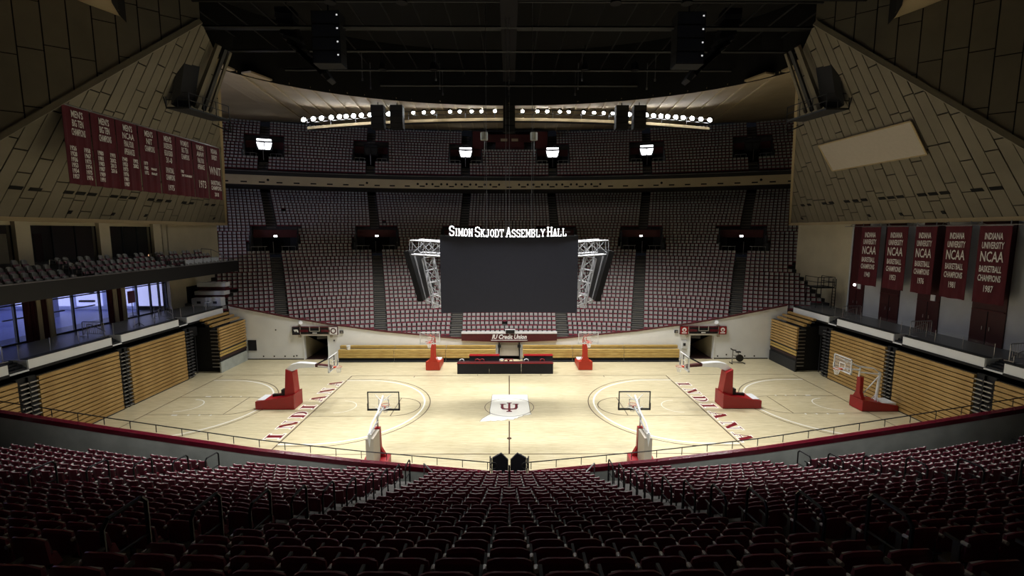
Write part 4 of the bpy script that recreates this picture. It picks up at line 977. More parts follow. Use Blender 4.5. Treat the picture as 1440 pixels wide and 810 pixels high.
# entrance score panels
def score_panel(s):
    x0, x1 = (-22.05, -17.45) if s < 0 else (17.45, 22.2); z0, z1 = 2.62, 3.46; y = 13.1
    t = thing('score_panel', f'dark maroon score panel with end logos above the {"left" if s < 0 else "right"} wall doorway', 'sign', ((x0 + x1) / 2, y, z0), 0, 'score panels above the doorways')
    MB().box(x0, x1, y - .12, y + .1, z0, z1).build('case', 'dark_maroon' if s < 0 else 'maroon', t)
    e = .82
    a = (x0, x0 + e); c = (x1 - e, x1)
    MB().box(a[0] + .03, a[1] - .03, y - .14, y - .12, z0 + .04, z1 - .04).build('logo_plate', 'black_cloth' if s < 0 else 'pad_red', t)
    MB().box(c[0] + .03, c[1] - .03, y - .14, y - .12, z0 + .04, z1 - .04).build('logo_plate', 'letter_white' if s < 0 else 'pad_red', t)
    MB().box(a[1] + .06, c[0] - .06, y - .14, y - .12, z0 + .1, z1 - .12).build('score_window', 'void_black', t)
    fr = MB(); fr.box(a[1], c[0], y - .15, y - .12, z0 + .02, z0 + .08).box(a[1], a[1] + .05, y - .15, y - .12, z0, z1); fr.box(c[0] - .05, c[0], y - .15, y - .12, z0, z1)
    xm = (x0 + x1) / 2
    fr.box(xm - .52, xm + .52, y - .17, y - .12, z0 + .36, z0 + .42).box(xm - .52, xm - .46, y - .17, y - .12, z0 + .36, z1).box(xm + .46, xm + .52, y - .17, y - .12, z0 + .36, z1)
    fr.build('window_frame', 'panel_grey', t)
    MB().box(xm - .22, xm + .22, y - .15, y - .14, z0 + .16, z0 + .24).build('name_strip', 'letter_white', t)
    for q in (-1, 1): MB().box(xm + q * 1.1 - .45, xm + q * 1.1 + .45, y - .15, y - .14, z0 + .3, z0 + .55).build('score_digits', 'maroon', t)
    # logos: shield in a ring on white, slanted mark on black, ball marks on red
    L = MB()
    def disc(cx, cz, r, yy, n=14): L.add([(cx + r * math.cos(2 * math.pi * k / n), yy, cz + r * math.sin(2 * math.pi * k / n)) for k in range(n)], [tuple(range(n))])
    cx, cz = (c[0] + c[1]) / 2, (z0 + z1) / 2
    if s < 0:
        disc(cx, cz, .30, y - .145); L.build('logo_ring', 'dark_maroon', t); L = MB(); disc(cx, cz, .2, y - .15, 6); L.build('logo_shield', 'letter_white', t)
        ax = (a[0] + a[1]) / 2; L = MB(); L.add([(ax - .25, y - .15, cz + .12), (ax - .1, y - .15, cz - .14), (ax + .02, y - .15, cz + .02), (ax + .12, y - .15, cz - .14), (ax + .26, y - .15, cz - .14), (ax + .2, y - .15, cz + .14), (ax, y - .15, cz + .16)], [tuple(range(7))]); L.build('logo_mark', 'letter_white', t)
    else:
        for xx in (cx, (a[0] + a[1]) / 2):
            L = MB(); disc(xx, cz + .08, .22, y - .145); L.build('logo_disc', 'letter_white', t); L = MB(); disc(xx, cz + .04, .1, y - .15); L.build('logo_dot', 'pad_red', t)
            MB().box(xx - .25, xx + .25, y - .15, y - .14, cz - .3, cz - .2).build('logo_bar', 'letter_white', t)
    for q in (-1, 1): MB().box(xm + q * 1.6 - .12, xm + q * 1.6 + .12, y - .05, y + .1, z0 - .28, z0).build('bracket', 'panel_grey', t)
    return x0, x1
for s in (-1, 1):
    score_panel(s)
    x = s * 17.1; q = thing('wall_clock', f'small dark two-face clock beside the {"left" if s < 0 else "right"} score panel', 'clock', (x, 13.1, 2.75), 0, 'small wall clocks')
    MB().box(x - .18, x + .18, 13.1, 13.18, 2.75, 3.05).build('body', 'charcoal', q); MB().box(x - .05, x + .0, 13.08, 13.1, 2.8, 2.98).build('face', 'panel_grey', q); MB().box(x + .05, x + .1, 13.08, 13.1, 2.8, 2.98).build('face', 'panel_grey', q)
    x = s * 21.4; q = thing('horn_speaker', f'small white horn above the {"left" if s < 0 else "right"} score panel', 'speaker', (x, 13.2, 3.75), 0, 'white horns')
    MB().tube((x, 13.3, 3.75), (x - s * .3, 12.9, 3.9), .06, 8, .2).build('bell', 'white_metal', q); MB().tube((x, 13.3, 3.5), (x, 13.3, 3.8), .05).build('mount', 'bare_orange', q)
q = thing('wall_phone', 'white wall telephone box beside the right doorway', 'telephone', (18.0, 13.1, 1.3)); MB().box(17.75, 18.2, 13.08, 13.2, 1.15, 1.95).build('case', 'white_metal', q); MB().box(17.85, 18.1, 13.05, 13.08, 1.4, 1.7).build('handset', 'charcoal', q)
# exercise bike near the right wall
q = thing('exercise_bike', 'black and grey exercise bike by the far wall on the right', 'exercise bike', (22.5, 11.5, 0))
MB().tube((22.2, 11.5, .05), (22.25, 11.5, 1.35), .05).build('front_post', 'steel', q); MB().path([(21.95, 11.35, 1.55), (22.2, 11.5, 1.38), (22.6, 11.6, 1.3)], .06).build('handlebar', 'black_metal', q)
MB().tube((22.95, 11.42, .55), (22.95, 11.58, .55), .36, 14).build('flywheel', 'black_metal', q); MB().tube((22.95, 11.5, .5), (22.75, 11.5, 1.15), .05).build('seat_post', 'steel', q)
MB().box(22.55, 23.0, 11.38, 11.62, 1.12, 1.22).build('saddle', 'black', q); MB().bar((22.2, 11.5, .15), (23.3, 11.5, .12), .1, .08).build('frame_bar', 'steel', q)
for x in (22.1, 23.35): MB().tube((x, 11.2, .05), (x, 11.8, .05), .05).build('foot_bar', 'black_metal', q)
MB().path([(22.2, 11.5, .9), (22.95, 11.5, .55)], .04).build('strut', 'steel', q)

# ================================================================== centre-hung video board
SLAB = {'S': [[(.95, .78), (.8, .95), (.5, 1), (.2, .95), (.08, .75), (.2, .57), (.8, .43), (.92, .25), (.8, .05), (.5, 0), (.2, .05), (.05, .22)]],
 'I': [[(.3, 0), (.3, 1)]], 'M': [[(.15, 0), (.15, 1), (.6, .25), (1.05, 1), (1.05, 0)]], 'O': [[(.5, 0), (.15, .2), (.08, .5), (.15, .8), (.5, 1), (.85, .8), (.92, .5), (.85, .2), (.5, 0)]],
 'N': [[(.15, 0), (.15, 1), (.85, 0), (.85, 1)]], 'K': [[(.15, 0), (.15, 1)], [(.85, 1), (.2, .45)], [(.4, .6), (.9, 0)]], 'J': [[(.7, 1), (.7, .2), (.5, 0), (.2, .02), (.08, .22)]],
 'D': [[(.15, 0), (.15, 1), (.6, 1), (.88, .75), (.88, .25), (.6, 0), (.15, 0)]], 'T': [[(.5, 0), (.5, 1)], [(.05, .8), (.05, 1), (.95, 1), (.95, .8)]], 'A': [[(.1, 0), (.5, 1), (.9, 0)], [(.25, .35), (.75, .35)]],
 'E': [[(.85, .2), (.85, 0), (.15, 0), (.15, 1), (.85, 1), (.85, .8)], [(.15, .52), (.6, .52)]], 'B': [[(.15, 0), (.15, 1), (.65, 1), (.82, .78), (.62, .54), (.15, .54)], [(.62, .54), (.88, .28), (.68, 0), (.15, 0)]],
 'L': [[(.15, 1), (.15, 0), (.85, 0), (.85, .25)]], 'Y': [[(.08, 1), (.5, .5), (.92, 1)], [(.5, .5), (.5, 0)]], 'H': [[(.15, 0), (.15, 1)], [(.85, 0), (.85, 1)], [(.15, .5), (.85, .5)]]}
SERIF = {'I': [(.3, 0), (.3, 1)], 'M': [(.15, 0), (1.05, 0), (.12, 1), (1.08, 1)], 'N': [(.15, 0), (.12, 1), (.85, 1)], 'K': [(.15, 0), (.15, 1), (.85, 0), (.82, 1)], 'J': [(.65, 1)], 'T': [(.5, 0)], 'A': [(.1, 0), (.9, 0)], 'L': [(.15, 1)], 'Y': [(.08, 1), (.92, 1), (.5, 0)], 'H': [(.15, 0), (.15, 1), (.85, 0), (.85, 1)], 'D': [(.1, 0), (.1, 1)], 'B': [(.1, 0), (.1, 1)], 'E': [(.1, 0), (.1, 1)]}
vb = thing('video_board', 'large dark hanging video board with white trusses over centre court', 'scoreboard', (0, 0, 7.6))
zt = lambda x: 12.62 + .13 * (x / 4.55) ** 2
NS = 12; A = []; B = []; A2 = []; B2 = []
fx = lambda x: -3.0 + .25 * (1 - (x / 4.55) ** 2)          # screen face bows slightly away in the middle
for k in range(NS + 1):
    x = lerp(-4.55, 4.55, k / NS); y = fx(x); A.append((x, y, 7.66)); B.append((x, y, zt(x))); A2.append((x, y + .3, 7.66)); B2.append((x, y + .3, zt(x)))
b = MB(); b.strip(A, B); b.build('front_screen', 'screen_dark', vb)
b = MB(); b.strip(A2[::-1], B2[::-1]); b.strip(A2, A); b.strip(B, B2); b.add([A[0], A2[0], B2[0], B[0]], [(0, 1, 2, 3)]); b.add([A[-1], A2[-1], B2[-1], B[-1]], [(3, 2, 1, 0)]); b.build('screen_case', 'black_metal', vb)
b = MB()
for p, q in zip(B, B[1:]): b.bar(Vector(p) + Vector((0, .1, .04)), Vector(q) + Vector((0, .1, .04)), .3, .1)
b.build('top_cap', 'charcoal', vb)
b = MB(); b.box(-4.5, 4.5, 2.7, 3.0, 7.66, 12.72); b.build('rear_screen', 'screen_side', vb)
for s in (-1, 1):
    P = [(s * 6.15, -2.6, 8.35), (s * 6.15, 2.6, 8.35), (s * 7.05, 2.6, 11.75), (s * 7.05, -2.6, 11.75)]
    MB().prism(P if s > 0 else P[::-1], (-s * .35, 0, .05)).build('side_screen', 'screen_side', vb)
    def truss(c0, c1, wd, hg, n, up, nm):
        m = MB(); c0, c1 = Vector(c0), Vector(c1); d = (c1 - c0).normalized(); upv = Vector(up); sd = d.cross(upv).normalized(); upv = sd.cross(d)
        L = [[c0 + sd * a * wd / 2 + upv * e * hg / 2 for a, e in ((-1, -1), (1, -1), (1, 1), (-1, 1))], [c1 + sd * a * wd / 2 + upv * e * hg / 2 for a, e in ((-1, -1), (1, -1), (1, 1), (-1, 1))]]
        for k in range(4): m.tube(L[0][k], L[1][k], .05)
        for i in range(n + 1):
            R = [L[0][k].lerp(L[1][k], i / n) for k in range(4)]
            for k in range(4): m.tube(R[k], R[(k + 1) % 4], .026, 5)
            if i < n:
                Q = [L[0][k].lerp(L[1][k], (i + 1) / n) for k in range(4)]
                for k in range(4):
                    if (i + k) % 2: m.tube(R[k], Q[(k + 1) % 4], .024, 5)
                    else: m.tube(R[(k + 1) % 4], Q[k], .024, 5)
        m.build(nm, 'truss_white', vb)
    for y in (-1.6, 1.6):
        truss((s * 3.0, y, 12.0 - .25), (s * 6.75, y, 12.0), .9, .95, 4, (0, 0, 1), 'upper_truss')
        if y < 0: truss((s * 5.6, y, 11.3), (s * 4.9, y, 7.9), .8, .7, 4, (1, 0, 0), 'drop_truss')
        m = MB(); m.tube((s * 6.5, y, 11.4), (s * 5.75, y, 8.1), .06); m.tube((s * 6.0, y, 8.4), (s * 4.4, y, 7.75), .06); m.tube((s * 6.6, y, 11.5), (s * 6.9, y, 11.3), .05); m.build('hanger', 'truss_white', vb)
b = MB()
for x in (-1.55, -.22, .02, 1.55): b.tube((x, -1.25, 12.6), (x, -1.25, 28.05), .02, 4)
b.build('hoist_cable', 'steel', vb)
b = MB()
for x in (-4.4, 0, 4.4): b.bar((x, -2.7, 12.55), (x, 2.8, 12.55), .2, .2)
b.bar((-4.4, -1.25, 12.6), (4.4, -1.25, 12.6), .25, .25); b.build('inner_frame', 'black_metal', vb)
words_ = 'SIMON SKJODT ASSEMBLY HALL'; xw = 0; lay = []
for wi, wd in enumerate(words_.split(' ')):
    for li, ch in enumerate(wd):
        h = .60 if li == 0 else .47; wch = {'I': .6, 'M': 1.2}.get(ch, 1.0) * h * .70; lay.append((ch, xw, h)); xw += wch + .07
    xw += .14
sc = 7.85 / xw
for ch, x, h in lay:
    x0 = -3.92 + x * sc; b = MB(); Y = fx(x0) - .08; ws = .70 * h * sc
    zb = zt(x0) + .10
    pt = lambda p: Vector((x0 + p[0] * ws, Y, zb + p[1] * h))
    th = .07 if h > .5 else .055
    for pl_ in SLAB[ch]:
        for p, q in zip(pl_, pl_[1:]):
            P, Q = pt(p), pt(q); dd = (Q - P).normalized() * th * .3; b.bar(P - dd, Q + dd, th, .06, up=(0, 1, 0))
    for p in SERIF.get(ch, []):
        P = pt(p); P.z += .02 if p[1] == 0 else -.02; b.bar(P - Vector((ws * .24, 0, 0)), P + Vector((ws * .24, 0, 0)), .06, .05)
    b.build('sign_letter', 'sign_white_lit', vb)
b = MB(); b.bar((-4.0, -2.7, 13.05), (4.05, -2.7, 13.05), .04, .04); b.build('letter_rail', 'steel', vb)
# chain hoists left and right of the centre in the grid
for x, nm in ((-2.7, 'left'), (2.7, 'right')):
    h = thing('chain_hoist', f'small grey chain hoist with cable above the board, {nm} of the centre', 'hoist', (x, 18.6, 22.0), 0, 'chain hoists')
    MB().tube((x, 18.6, 22.9), (x, 18.6, 23.7), .4, 10).build('motor', 'parapet_grey', h); MB().tube((x, 18.6, 21.2), (x, 18.6, 22.9), .05).build('chain_bag', 'steel', h); MB().tube((x, 18.6, 13.6), (x, 18.6, 21.2), .018, 4).build('chain', 'steel', h); MB().tube((x, 18.6, 23.7), (x, 18.6, 26.5), .03, 4).build('hanger', 'steel', h)
# ================================================================== banners
def banner(name, lab, grp, x, y0, y1, z0, z1, facing, lines, years=None):
    """a hanging cloth at constant X; facing = +1 when the lettering looks towards +X"""
    yc = (y0 + y1) / 2; W = abs(y1 - y0)
    t = thing(name, lab, 'banner', (x, yc, z0), 0, grp)
    n = 8; A = []; B = []
    for k in range(n + 1):
        y = lerp(y0, y1, k / n); dx = .025 * math.sin(k * 2.1 + yc); A.append((x + dx, y, z0 + .02 * math.sin(k * 1.3))); B.append((x + dx * .3, y, z1))
    b = MB(); b.strip(A, B); th = -.03 * facing
    A2 = [(p[0] + th, p[1], p[2]) for p in A]; B2 = [(p[0] + th, p[1], p[2]) for p in B]; b.strip(A2, B2); b.strip(A, A2); b.strip(B, B2)
    b.build('cloth', 'banner_maroon', t)
    MB().tube((x, min(y0, y1) - .05, z1 + .03), (x, max(y0, y1) + .05, z1 + .03), .045).build('hanging_pole', 'steel', t)
    # seen from the court: on the left (facing +X) the text runs towards +Y, on the right towards -Y
    xd = (0, 1, 0) if facing > 0 else (0, -1, 0)
    for txt, u, z, size, xs_ in lines:
        me_x = x + facing * .06
        text_part('lettering', txt, size, 'banner_text', t, frame((me_x, yc + (u if facing > 0 else -u), z), xd, (0, 0, 1)), xs=xs_, bold=.012)
    for e in (y0 + .1 * (1 if y1 > y0 else -1), y1 - .1 * (1 if y1 > y0 else -1)): MB().tube((x, e, z1), (x, e, z1 + .35), .03).build('strap', 'steel', t)
YR = {0: (['1926', '1928', '1936', '1953', '1954', '1957'], ['1958', '1967', '1973', '1974', '1975', '1976']), 1: (['1980', '1981', '1983', '1987', '1989', '1991'], ['1993', '2002', '2013', '2016']), 2: (['1940', '1953', '1973', '1976', '1981', '1987'], ['1992', '2002'])}
LB = [
 ("MEN'S|BIG TEN|CHAMPIONS", 'first'), ("MEN'S|BIG TEN|CHAMPIONS", 'second'), ("MEN'S|NCAA|FINAL FOUR|APPEARANCES", 'third'), ("MEN'S|NIT|CHAMPIONS", 'fourth'),
 ("MEN'S|UNDEFEATED|REGULAR SEASON|31-0||UPI NATIONAL|CHAMPIONS||1975", 'fifth'), ("WOMEN'S|BIG TEN|CHAMPIONS", 'sixth'), ("WOMEN'S|AIAW|FINAL FOUR|APPEARANCE", 'seventh'), ("INDIANA|UNIVERSITY", 'eighth')]
BX = -26.0; bw = 15.1 / 8
for i, (txt, nth) in enumerate(LB):
    y0 = -5.6 + i * bw + .05; y1 = y0 + bw - .1; lines = []; z = 20.0
    for ln in txt.split('|'):
        if ln: lines.append((ln, 0, z, .56, min(.62, 1.55 / (.37 * max(4, len(ln))) * .62)))
        z -= .52 if ln else .25
    if i in YR:
        for c, col in enumerate(YR[i]):
            for k, yv in enumerate(col): lines.append((yv, (-.48, .45)[c], 18.0 - .33 * k - (.1 if i == 2 else 0), .36, .62))
    if i == 3:
        for k, (yv, nt_) in enumerate((('1979', ''), ('1985', 'FINALIST'), ('1972', 'FINALIST'))):
            lines.append((yv, -.5, 17.9 - .33 * k, .33, .6)); lines.append((nt_, .25, 17.9 - .33 * k, .2, .7)) if nt_ else None
    if i == 5: lines += [('1983', -.5, 17.8, .3, .6), ('2003 TOURNAMENT', .02, 17.5, .22, .6)]
    if i == 6: lines += [('1973', 0, 17.0, .85, .62)]
    if i == 7: lines += [('WNIT', 0, 18.3, .95, .62), ('BASKETBALL', 0, 17.3, .5, .5), ('CHAMPIONS', 0, 16.85, .5, .5), ('2018', 0, 16.3, .45, .65)]
    desc = {0: 'two columns of years ending 1957', 1: 'ten years in two columns', 2: 'four heading lines and years', 3: 'three small years', 4: 'text down to 1975', 5: 'short heading and small print', 6: 'a large 1973', 7: 'the word WNIT'}[i]
    banner('championship_banner', f'maroon plank-wall banner with {desc}, {nth} from the left', 'banners on the left plank wall', BX, y0, y1, 15.9, 20.45, 1, lines)
for (ya, yb, yr, nth) in ((8.03, 5.9, '1940', 'first'), (5.2, 3.15, '1953', 'second'), (2.45, .6, '1976', 'third'), (-.1, -2.0, '1981', 'fourth'), (-2.55, -4.6, '1987', 'fifth')):
    W = ya - yb; k = W / 2.0
    lines = [('INDIANA', 0, 12.75, .60, .46 * k), ('UNIVERSITY', 0, 12.15, .60, .43 * k), ('NCAA', 0, 11.4, .95, .55 * k), ('BASKETBALL', 0, 10.6, .58, .43 * k), ('CHAMPIONS', 0, 10.0, .58, .44 * k), (yr, 0, 9.3, .6, .54 * k)]
    banner('title_banner', f'maroon title banner reading {yr} on the door wall, {nth} from the cream wall', 'title banners on the right end wall', 31.5, ya, yb, 8.35, 13.45, -1, lines)
tr = thing('banner_rail', 'thin steel rail carrying the title banners on the right', 'rail', (31.5, 2, 13.5)); MB().tube((31.5, -9, 13.52), (31.5, 10.2, 13.52), .03).build('rail', 'steel', tr)
for y in (9.5, 5.55, 2.8, .25, -2.3): MB().path([(31.5, y, 13.52), (31.9, y + .3, 13.75), (31.9, y - .3, 13.52), (31.5, y, 13.52)], .02).build('bracket', 'steel', tr)
# blank pale board fixed to the right plank wall
P = [Vector((26.15, 6.5, 20.33)), Vector((26.2, -2.6, 20.28)), Vector((28.0, -2.0, 18.28)), Vector((27.95, 7.15, 18.33))]
nrm = Vector((-1, 0, -.9)).normalized()
t = thing('blank_board', 'large blank pale board fixed to the right plank wall', 'board', (27.1, 2.3, 18.3))
MB().prism([p + nrm * .1 for p in P], nrm * .06).build('panel', 'panel_grey', t)
for a, c in zip(P, P[1:] + P[:1]): MB().bar(a + nrm * .14, c + nrm * .14, .1, .1).build('edge_strip', 'rib_concrete', t)

# ================================================================== spot gantries under the folds
for s, nm in ((-1, 'left'), (1, 'right')):
    t = thing('lighting_gantry', f'small railed gantry with dark lamp box high on the {nm} plank wall', 'gantry', (s * 23.2, 2.6, 21.6), 0, 'gantries on the plank walls')
    q = lambda x, y, z: (s * x, y, z)
    MB().prism([q(24.2, .6, 21.7), q(22.6, .6, 21.7), q(22.0, 4.4, 21.7), q(23.4, 4.4, 21.7)], (0, 0, .12)).build('platform', 'charcoal', t)
    r = MB()
    for z in (22.3, 22.8): r.path([q(24.2, .6, z), q(22.6, .6, z), q(22.0, 4.4, z)], .03)
    for x, y in ((24.2, .6), (23.4, .6), (22.6, .6), (22.4, 1.9), (22.2, 3.1), (22.0, 4.4)): r.tube(q(x, y, 21.75), q(x, y, 22.8), .03)
    r.build('railing', 'charcoal', t)
    MB().obox(q(23.0, 1.0, 23.4), Vector((0, .75, -.1)), Vector((s * -.35, 0, .35)), Vector((s * -.55, -.35, 1.3)).normalized() * 1.3).build('lamp_box', 'black', t)
    for k, (y, wd) in enumerate(((2.2, .3), (3.0, .22), (3.6, .18))): MB().bar(q(23.2 - .1 * k, y, 22.2), q(20.4, y - 1.3, 26.1), wd, wd).build('duct', 'plank_concrete' if k != 1 else 'charcoal', t)
    MB().bar(q(23.9, .8, 24.4), q(20.9, -.6, 27.0), .9, .5).build('fold_box', 'charcoal', t)
    MB().path([q(24.2, .6, 21.7), q(24.3, .2, 23.6)], .04).build('tie_rod', 'black_metal', t); MB().path([q(22.0, 4.4, 21.7), q(22.4, 5.2, 21.0), q(23.4, 4.4, 21.5)], .05).build('strut', 'black_metal', t)

# ================================================================== dark pipe grid in the oval and the loudspeakers
g = thing('pipe_grid', 'dark grid of pipes filling the oval ceiling opening', 'grid', (0, 0, 26.8))
for k in range(17):
    y = -8.5 + 1.45 * k
    if abs(y) >= EB - .4: continue
    hw = EA * math.sqrt(1 - (y / EB) ** 2) - .3; z = 27.0 + .5 * (k % 3)
    MB().tube((-hw, y, z), (hw, y, z), .07 if k % 3 else .11, 5).build('grid_pipe', 'pipe_grey', g)
for k in range(-10, 11):
    x = 2.2 * k
    hw = EB * math.sqrt(1 - (x / EA) ** 2) - .3; MB().tube((x, -hw * .6, 28.6), (x, hw, 28.6), .06, 5).build('grid_pipe', 'pipe_grey', g)
for i in range(-3, 4):
    for y in (9, 11.5, 13.4):
        if (i * 6.4 / EA) ** 2 + (y / EB) ** 2 < .95: MB().tube((i * 6.4, y, 26.3), (i * 6.4, y, 28.5), .04, 5).build('drop_rod', 'steel', g); MB().tube((i * 6.4, y, 26.15), (i * 6.4, y, 26.35), .09, 6).build('rod_end', 'steel', g)
MB().box(-.55, .55, -4, 12, 27.0, 28.2).build('catwalk_spine', 'black_metal', g)
def flown_stack(name, x, y, z0, n, w_, h_, dp, lab, grp, tilt=0.0, dots=True):
    t = thing(name, lab, 'loudspeaker', (x, y, z0), 0, grp)
    for k in range(n):
        c = MB().box(x - w_ / 2, x + w_ / 2, y - dp / 2, y + dp / 2, z0 + k * h_ + .02, z0 + (k + 1) * h_ - .02).build('cabinet', 'charcoal' if dots else 'black', t)
        MB().box(x - w_ / 2 + .06, x + w_ / 2 - .06, y - dp / 2 - .02, y - dp / 2, z0 + k * h_ + .07, z0 + (k + 1) * h_ - .07).build('grille', 'black' if not dots else 'led_blue', c)
    MB().tube((x, y, z0 + n * h_), (x, y, z0 + n * h_ + 1.4), .05).build('hanger', 'black_metal', t)
    if dots:
        for k in range(n): MB().box(x + w_ / 2 - .22, x + w_ / 2 - .12, y - dp / 2 - .04, y - dp / 2 - .02, z0 + k * h_ + h_ * .6, z0 + k * h_ + h_ * .6 + .09).build('status_light', 'dot_white', t)
for s, nm in ((-1, 'left'), (1, 'right')):
    flown_stack('speaker_stack', s * 12.3, 0, 24.35, 4, 1.9, .85, 1.2, f'hanging stack of wide bluish-black loudspeakers in the oval, {nm}', 'wide loudspeaker stacks')
    t = thing('line_array', f'curved hanging line of dark loudspeakers in the oval, {nm}', 'loudspeaker', (s * 14.5, 2.2, 24.2), 0, 'curved line arrays')
    for k in range(12):
        a = k / 11; x = s * lerp(16.1, 13.4, a ** 2.2); z = 28.8 - 4.5 * a + .25 * a * a; tl = s * 1.0 * a ** 1.3
        u = Vector((-math.sin(tl), 0, math.cos(tl))); r_ = Vector((math.cos(tl), 0, math.sin(tl)))
        MB().obox((x, 2.2, z), r_ * .62, Vector((0, .55, 0)), u * .17).build('cabinet', 'charcoal' if k % 2 else 'black_metal', t)
    MB().tube((s * 16.1, 2.2, 28.9), (s * 16.1, 2.2, 30.8), .05).build('hanger', 'black_metal', t)
for x, nm in ((-13.75, 'leftmost'), (-11.75, 'second from the left'), (11.85, 'second from the right'), (13.7, 'rightmost')):
    flown_stack('tall_speaker', x, 17.3, 23.75, 4, 1.3, .6, 1.0, f'tall black hanging loudspeaker before the lamp ring, {nm}', 'tall speakers before the lamp ring', dots=False)
flown_stack('centre_speaker', 0, 17.3, 23.4, 4, 1.25, .7, 1.0, 'tall black hanging loudspeaker at the centre of the far ceiling', 'tall speakers before the lamp ring', dots=False)

# ================================================================== curved lamp catwalk at the far ceiling
def lampy(x): return 20.0 + .0078 * x * x
def lampz(x): return 28.0 - .0006 * x * x
t = thing('lamp_catwalk', 'curved beige catwalk carrying the bright lamps under the far ceiling', 'catwalk', (0, 20, 25.4))
xs_ = [lerp(-24.2, 24.2, k / 30) for k in range(31)]
b = MB(); c = MB(); k_ = MB()
for xa, xb in zip(xs_, xs_[1:]):
    pa, pb = Vector((xa, lampy(xa), 25.4)), Vector((xb, lampy(xb), 25.4))
    b.bar(pa, pb, .12, .3)
    c.bar(pa + Vector((0, .6, -.05)), pb + Vector((0, .6, -.05)), 1.1, .08)
    for zz in (.6, 1.05): k_.tube(pa + Vector((0, 0, zz)), pb + Vector((0, 0, zz)), .04, 5)
b.build('fascia', 'rib_concrete', t); c.build('walkway', 'charcoal', t); k_.build('railing', 'black_metal', t)
for xa in xs_[::2]: MB().tube((xa, lampy(xa), 25.4), (xa, lampy(xa), 26.5), .04, 5).build('post', 'black_metal', t)
LPX = [441, 454, 465, 478, 489, 498, 508, 518.5, 530, 555, 588, 602, 614, 637, 650, 666, 679, 697, 734, 754, 767, 784, 796, 816, 830, 843, 855, 877, 900, 910, 920, 929, 940, 950, 962, 974, 986]
big = MB()
for i, px in enumerate(LPX):
    u = (px - 716) / FPX; x = u * 54
    for _ in range(6): x = u * (lampy(x) - CAM.y + .2) * 1.005
    y = lampy(x) - .25; z = 26.25 + .0002 * x * x; R = .27 if abs(x) > 13.5 else .19
    q = thing('floodlight', f'bright floodlight on the far lamp catwalk, {ordn(i)} from the left', 'lamp', (x, y, z), 0, 'floodlights on the far catwalk')
    d = (Vector((0, 2, 3)) - Vector((x, y, z))).normalized()
    p = Vector((x, y, z))
    MB().tube(p + (-d) * .35, p + d * .05, R * .5, 10, R).build('housing', 'black_metal', q)
    MB().tube(p + d * .05, p + d * .1, R * .96, 12, R * .5).build('lens', 'lamp_white', q)
    MB().path([p + Vector((-R, 0, 0)), p + Vector((-R, .1, .35)), p + Vector((R, .1, .35)), p + Vector((R, 0, 0))], .025, 5).build('yoke', 'black_metal', q)

# ================================================================== court floodlights hung in the pipe grid, added fill lamps over the near stand
def court_light(x, y, z, watts, half, tilt, lab, stem):
    q = thing('court_light', lab, 'lamp', (x, y, z), 0, 'court lights in the roof')
    MB().tube((x, y, z), (x, y, z + .6), .34, 12, .2).build('can', 'black_metal', q); MB().tube((x, y, z + .6), (x, y, z + .6 + stem), .04, 5).build('stem', 'black_metal', q)
    l = bpy.data.lights.new('court_spot', 'SPOT'); l.energy = watts; l.color = (1.0, .985, .955); l.spot_size = math.radians(2 * half); l.spot_blend = 1.0; l.shadow_soft_size = 1.8
    lo = bpy.data.objects.new('court_spot', l); COL.objects.link(lo); lo.parent = q; lo.location = (0, 0, -.02); lo.rotation_euler = (math.radians(tilt), 0, 0)
for k, x in enumerate((-10.5, -6.3, 6.3, 10.5)):
    court_light(x, 7.0, 26.4, FAR_W, 54, 0, f'black downlight can in the far half of the pipe grid, {ordn(k)} from the left', 1.4)
    court_light(x, -4.6, 26.4, NEAR_W, 49, 0, f'black downlight can in the near half of the pipe grid, {ordn(k)} from the left', 1.4)
    court_light(x * 1.25, -17.4, 25.4, FILL_W, 25, 11, f'black downlight can under the ceiling over the near stand, {ordn(k)} from the left', .5)  # unseen lamps added to brighten the near parapet and front rows

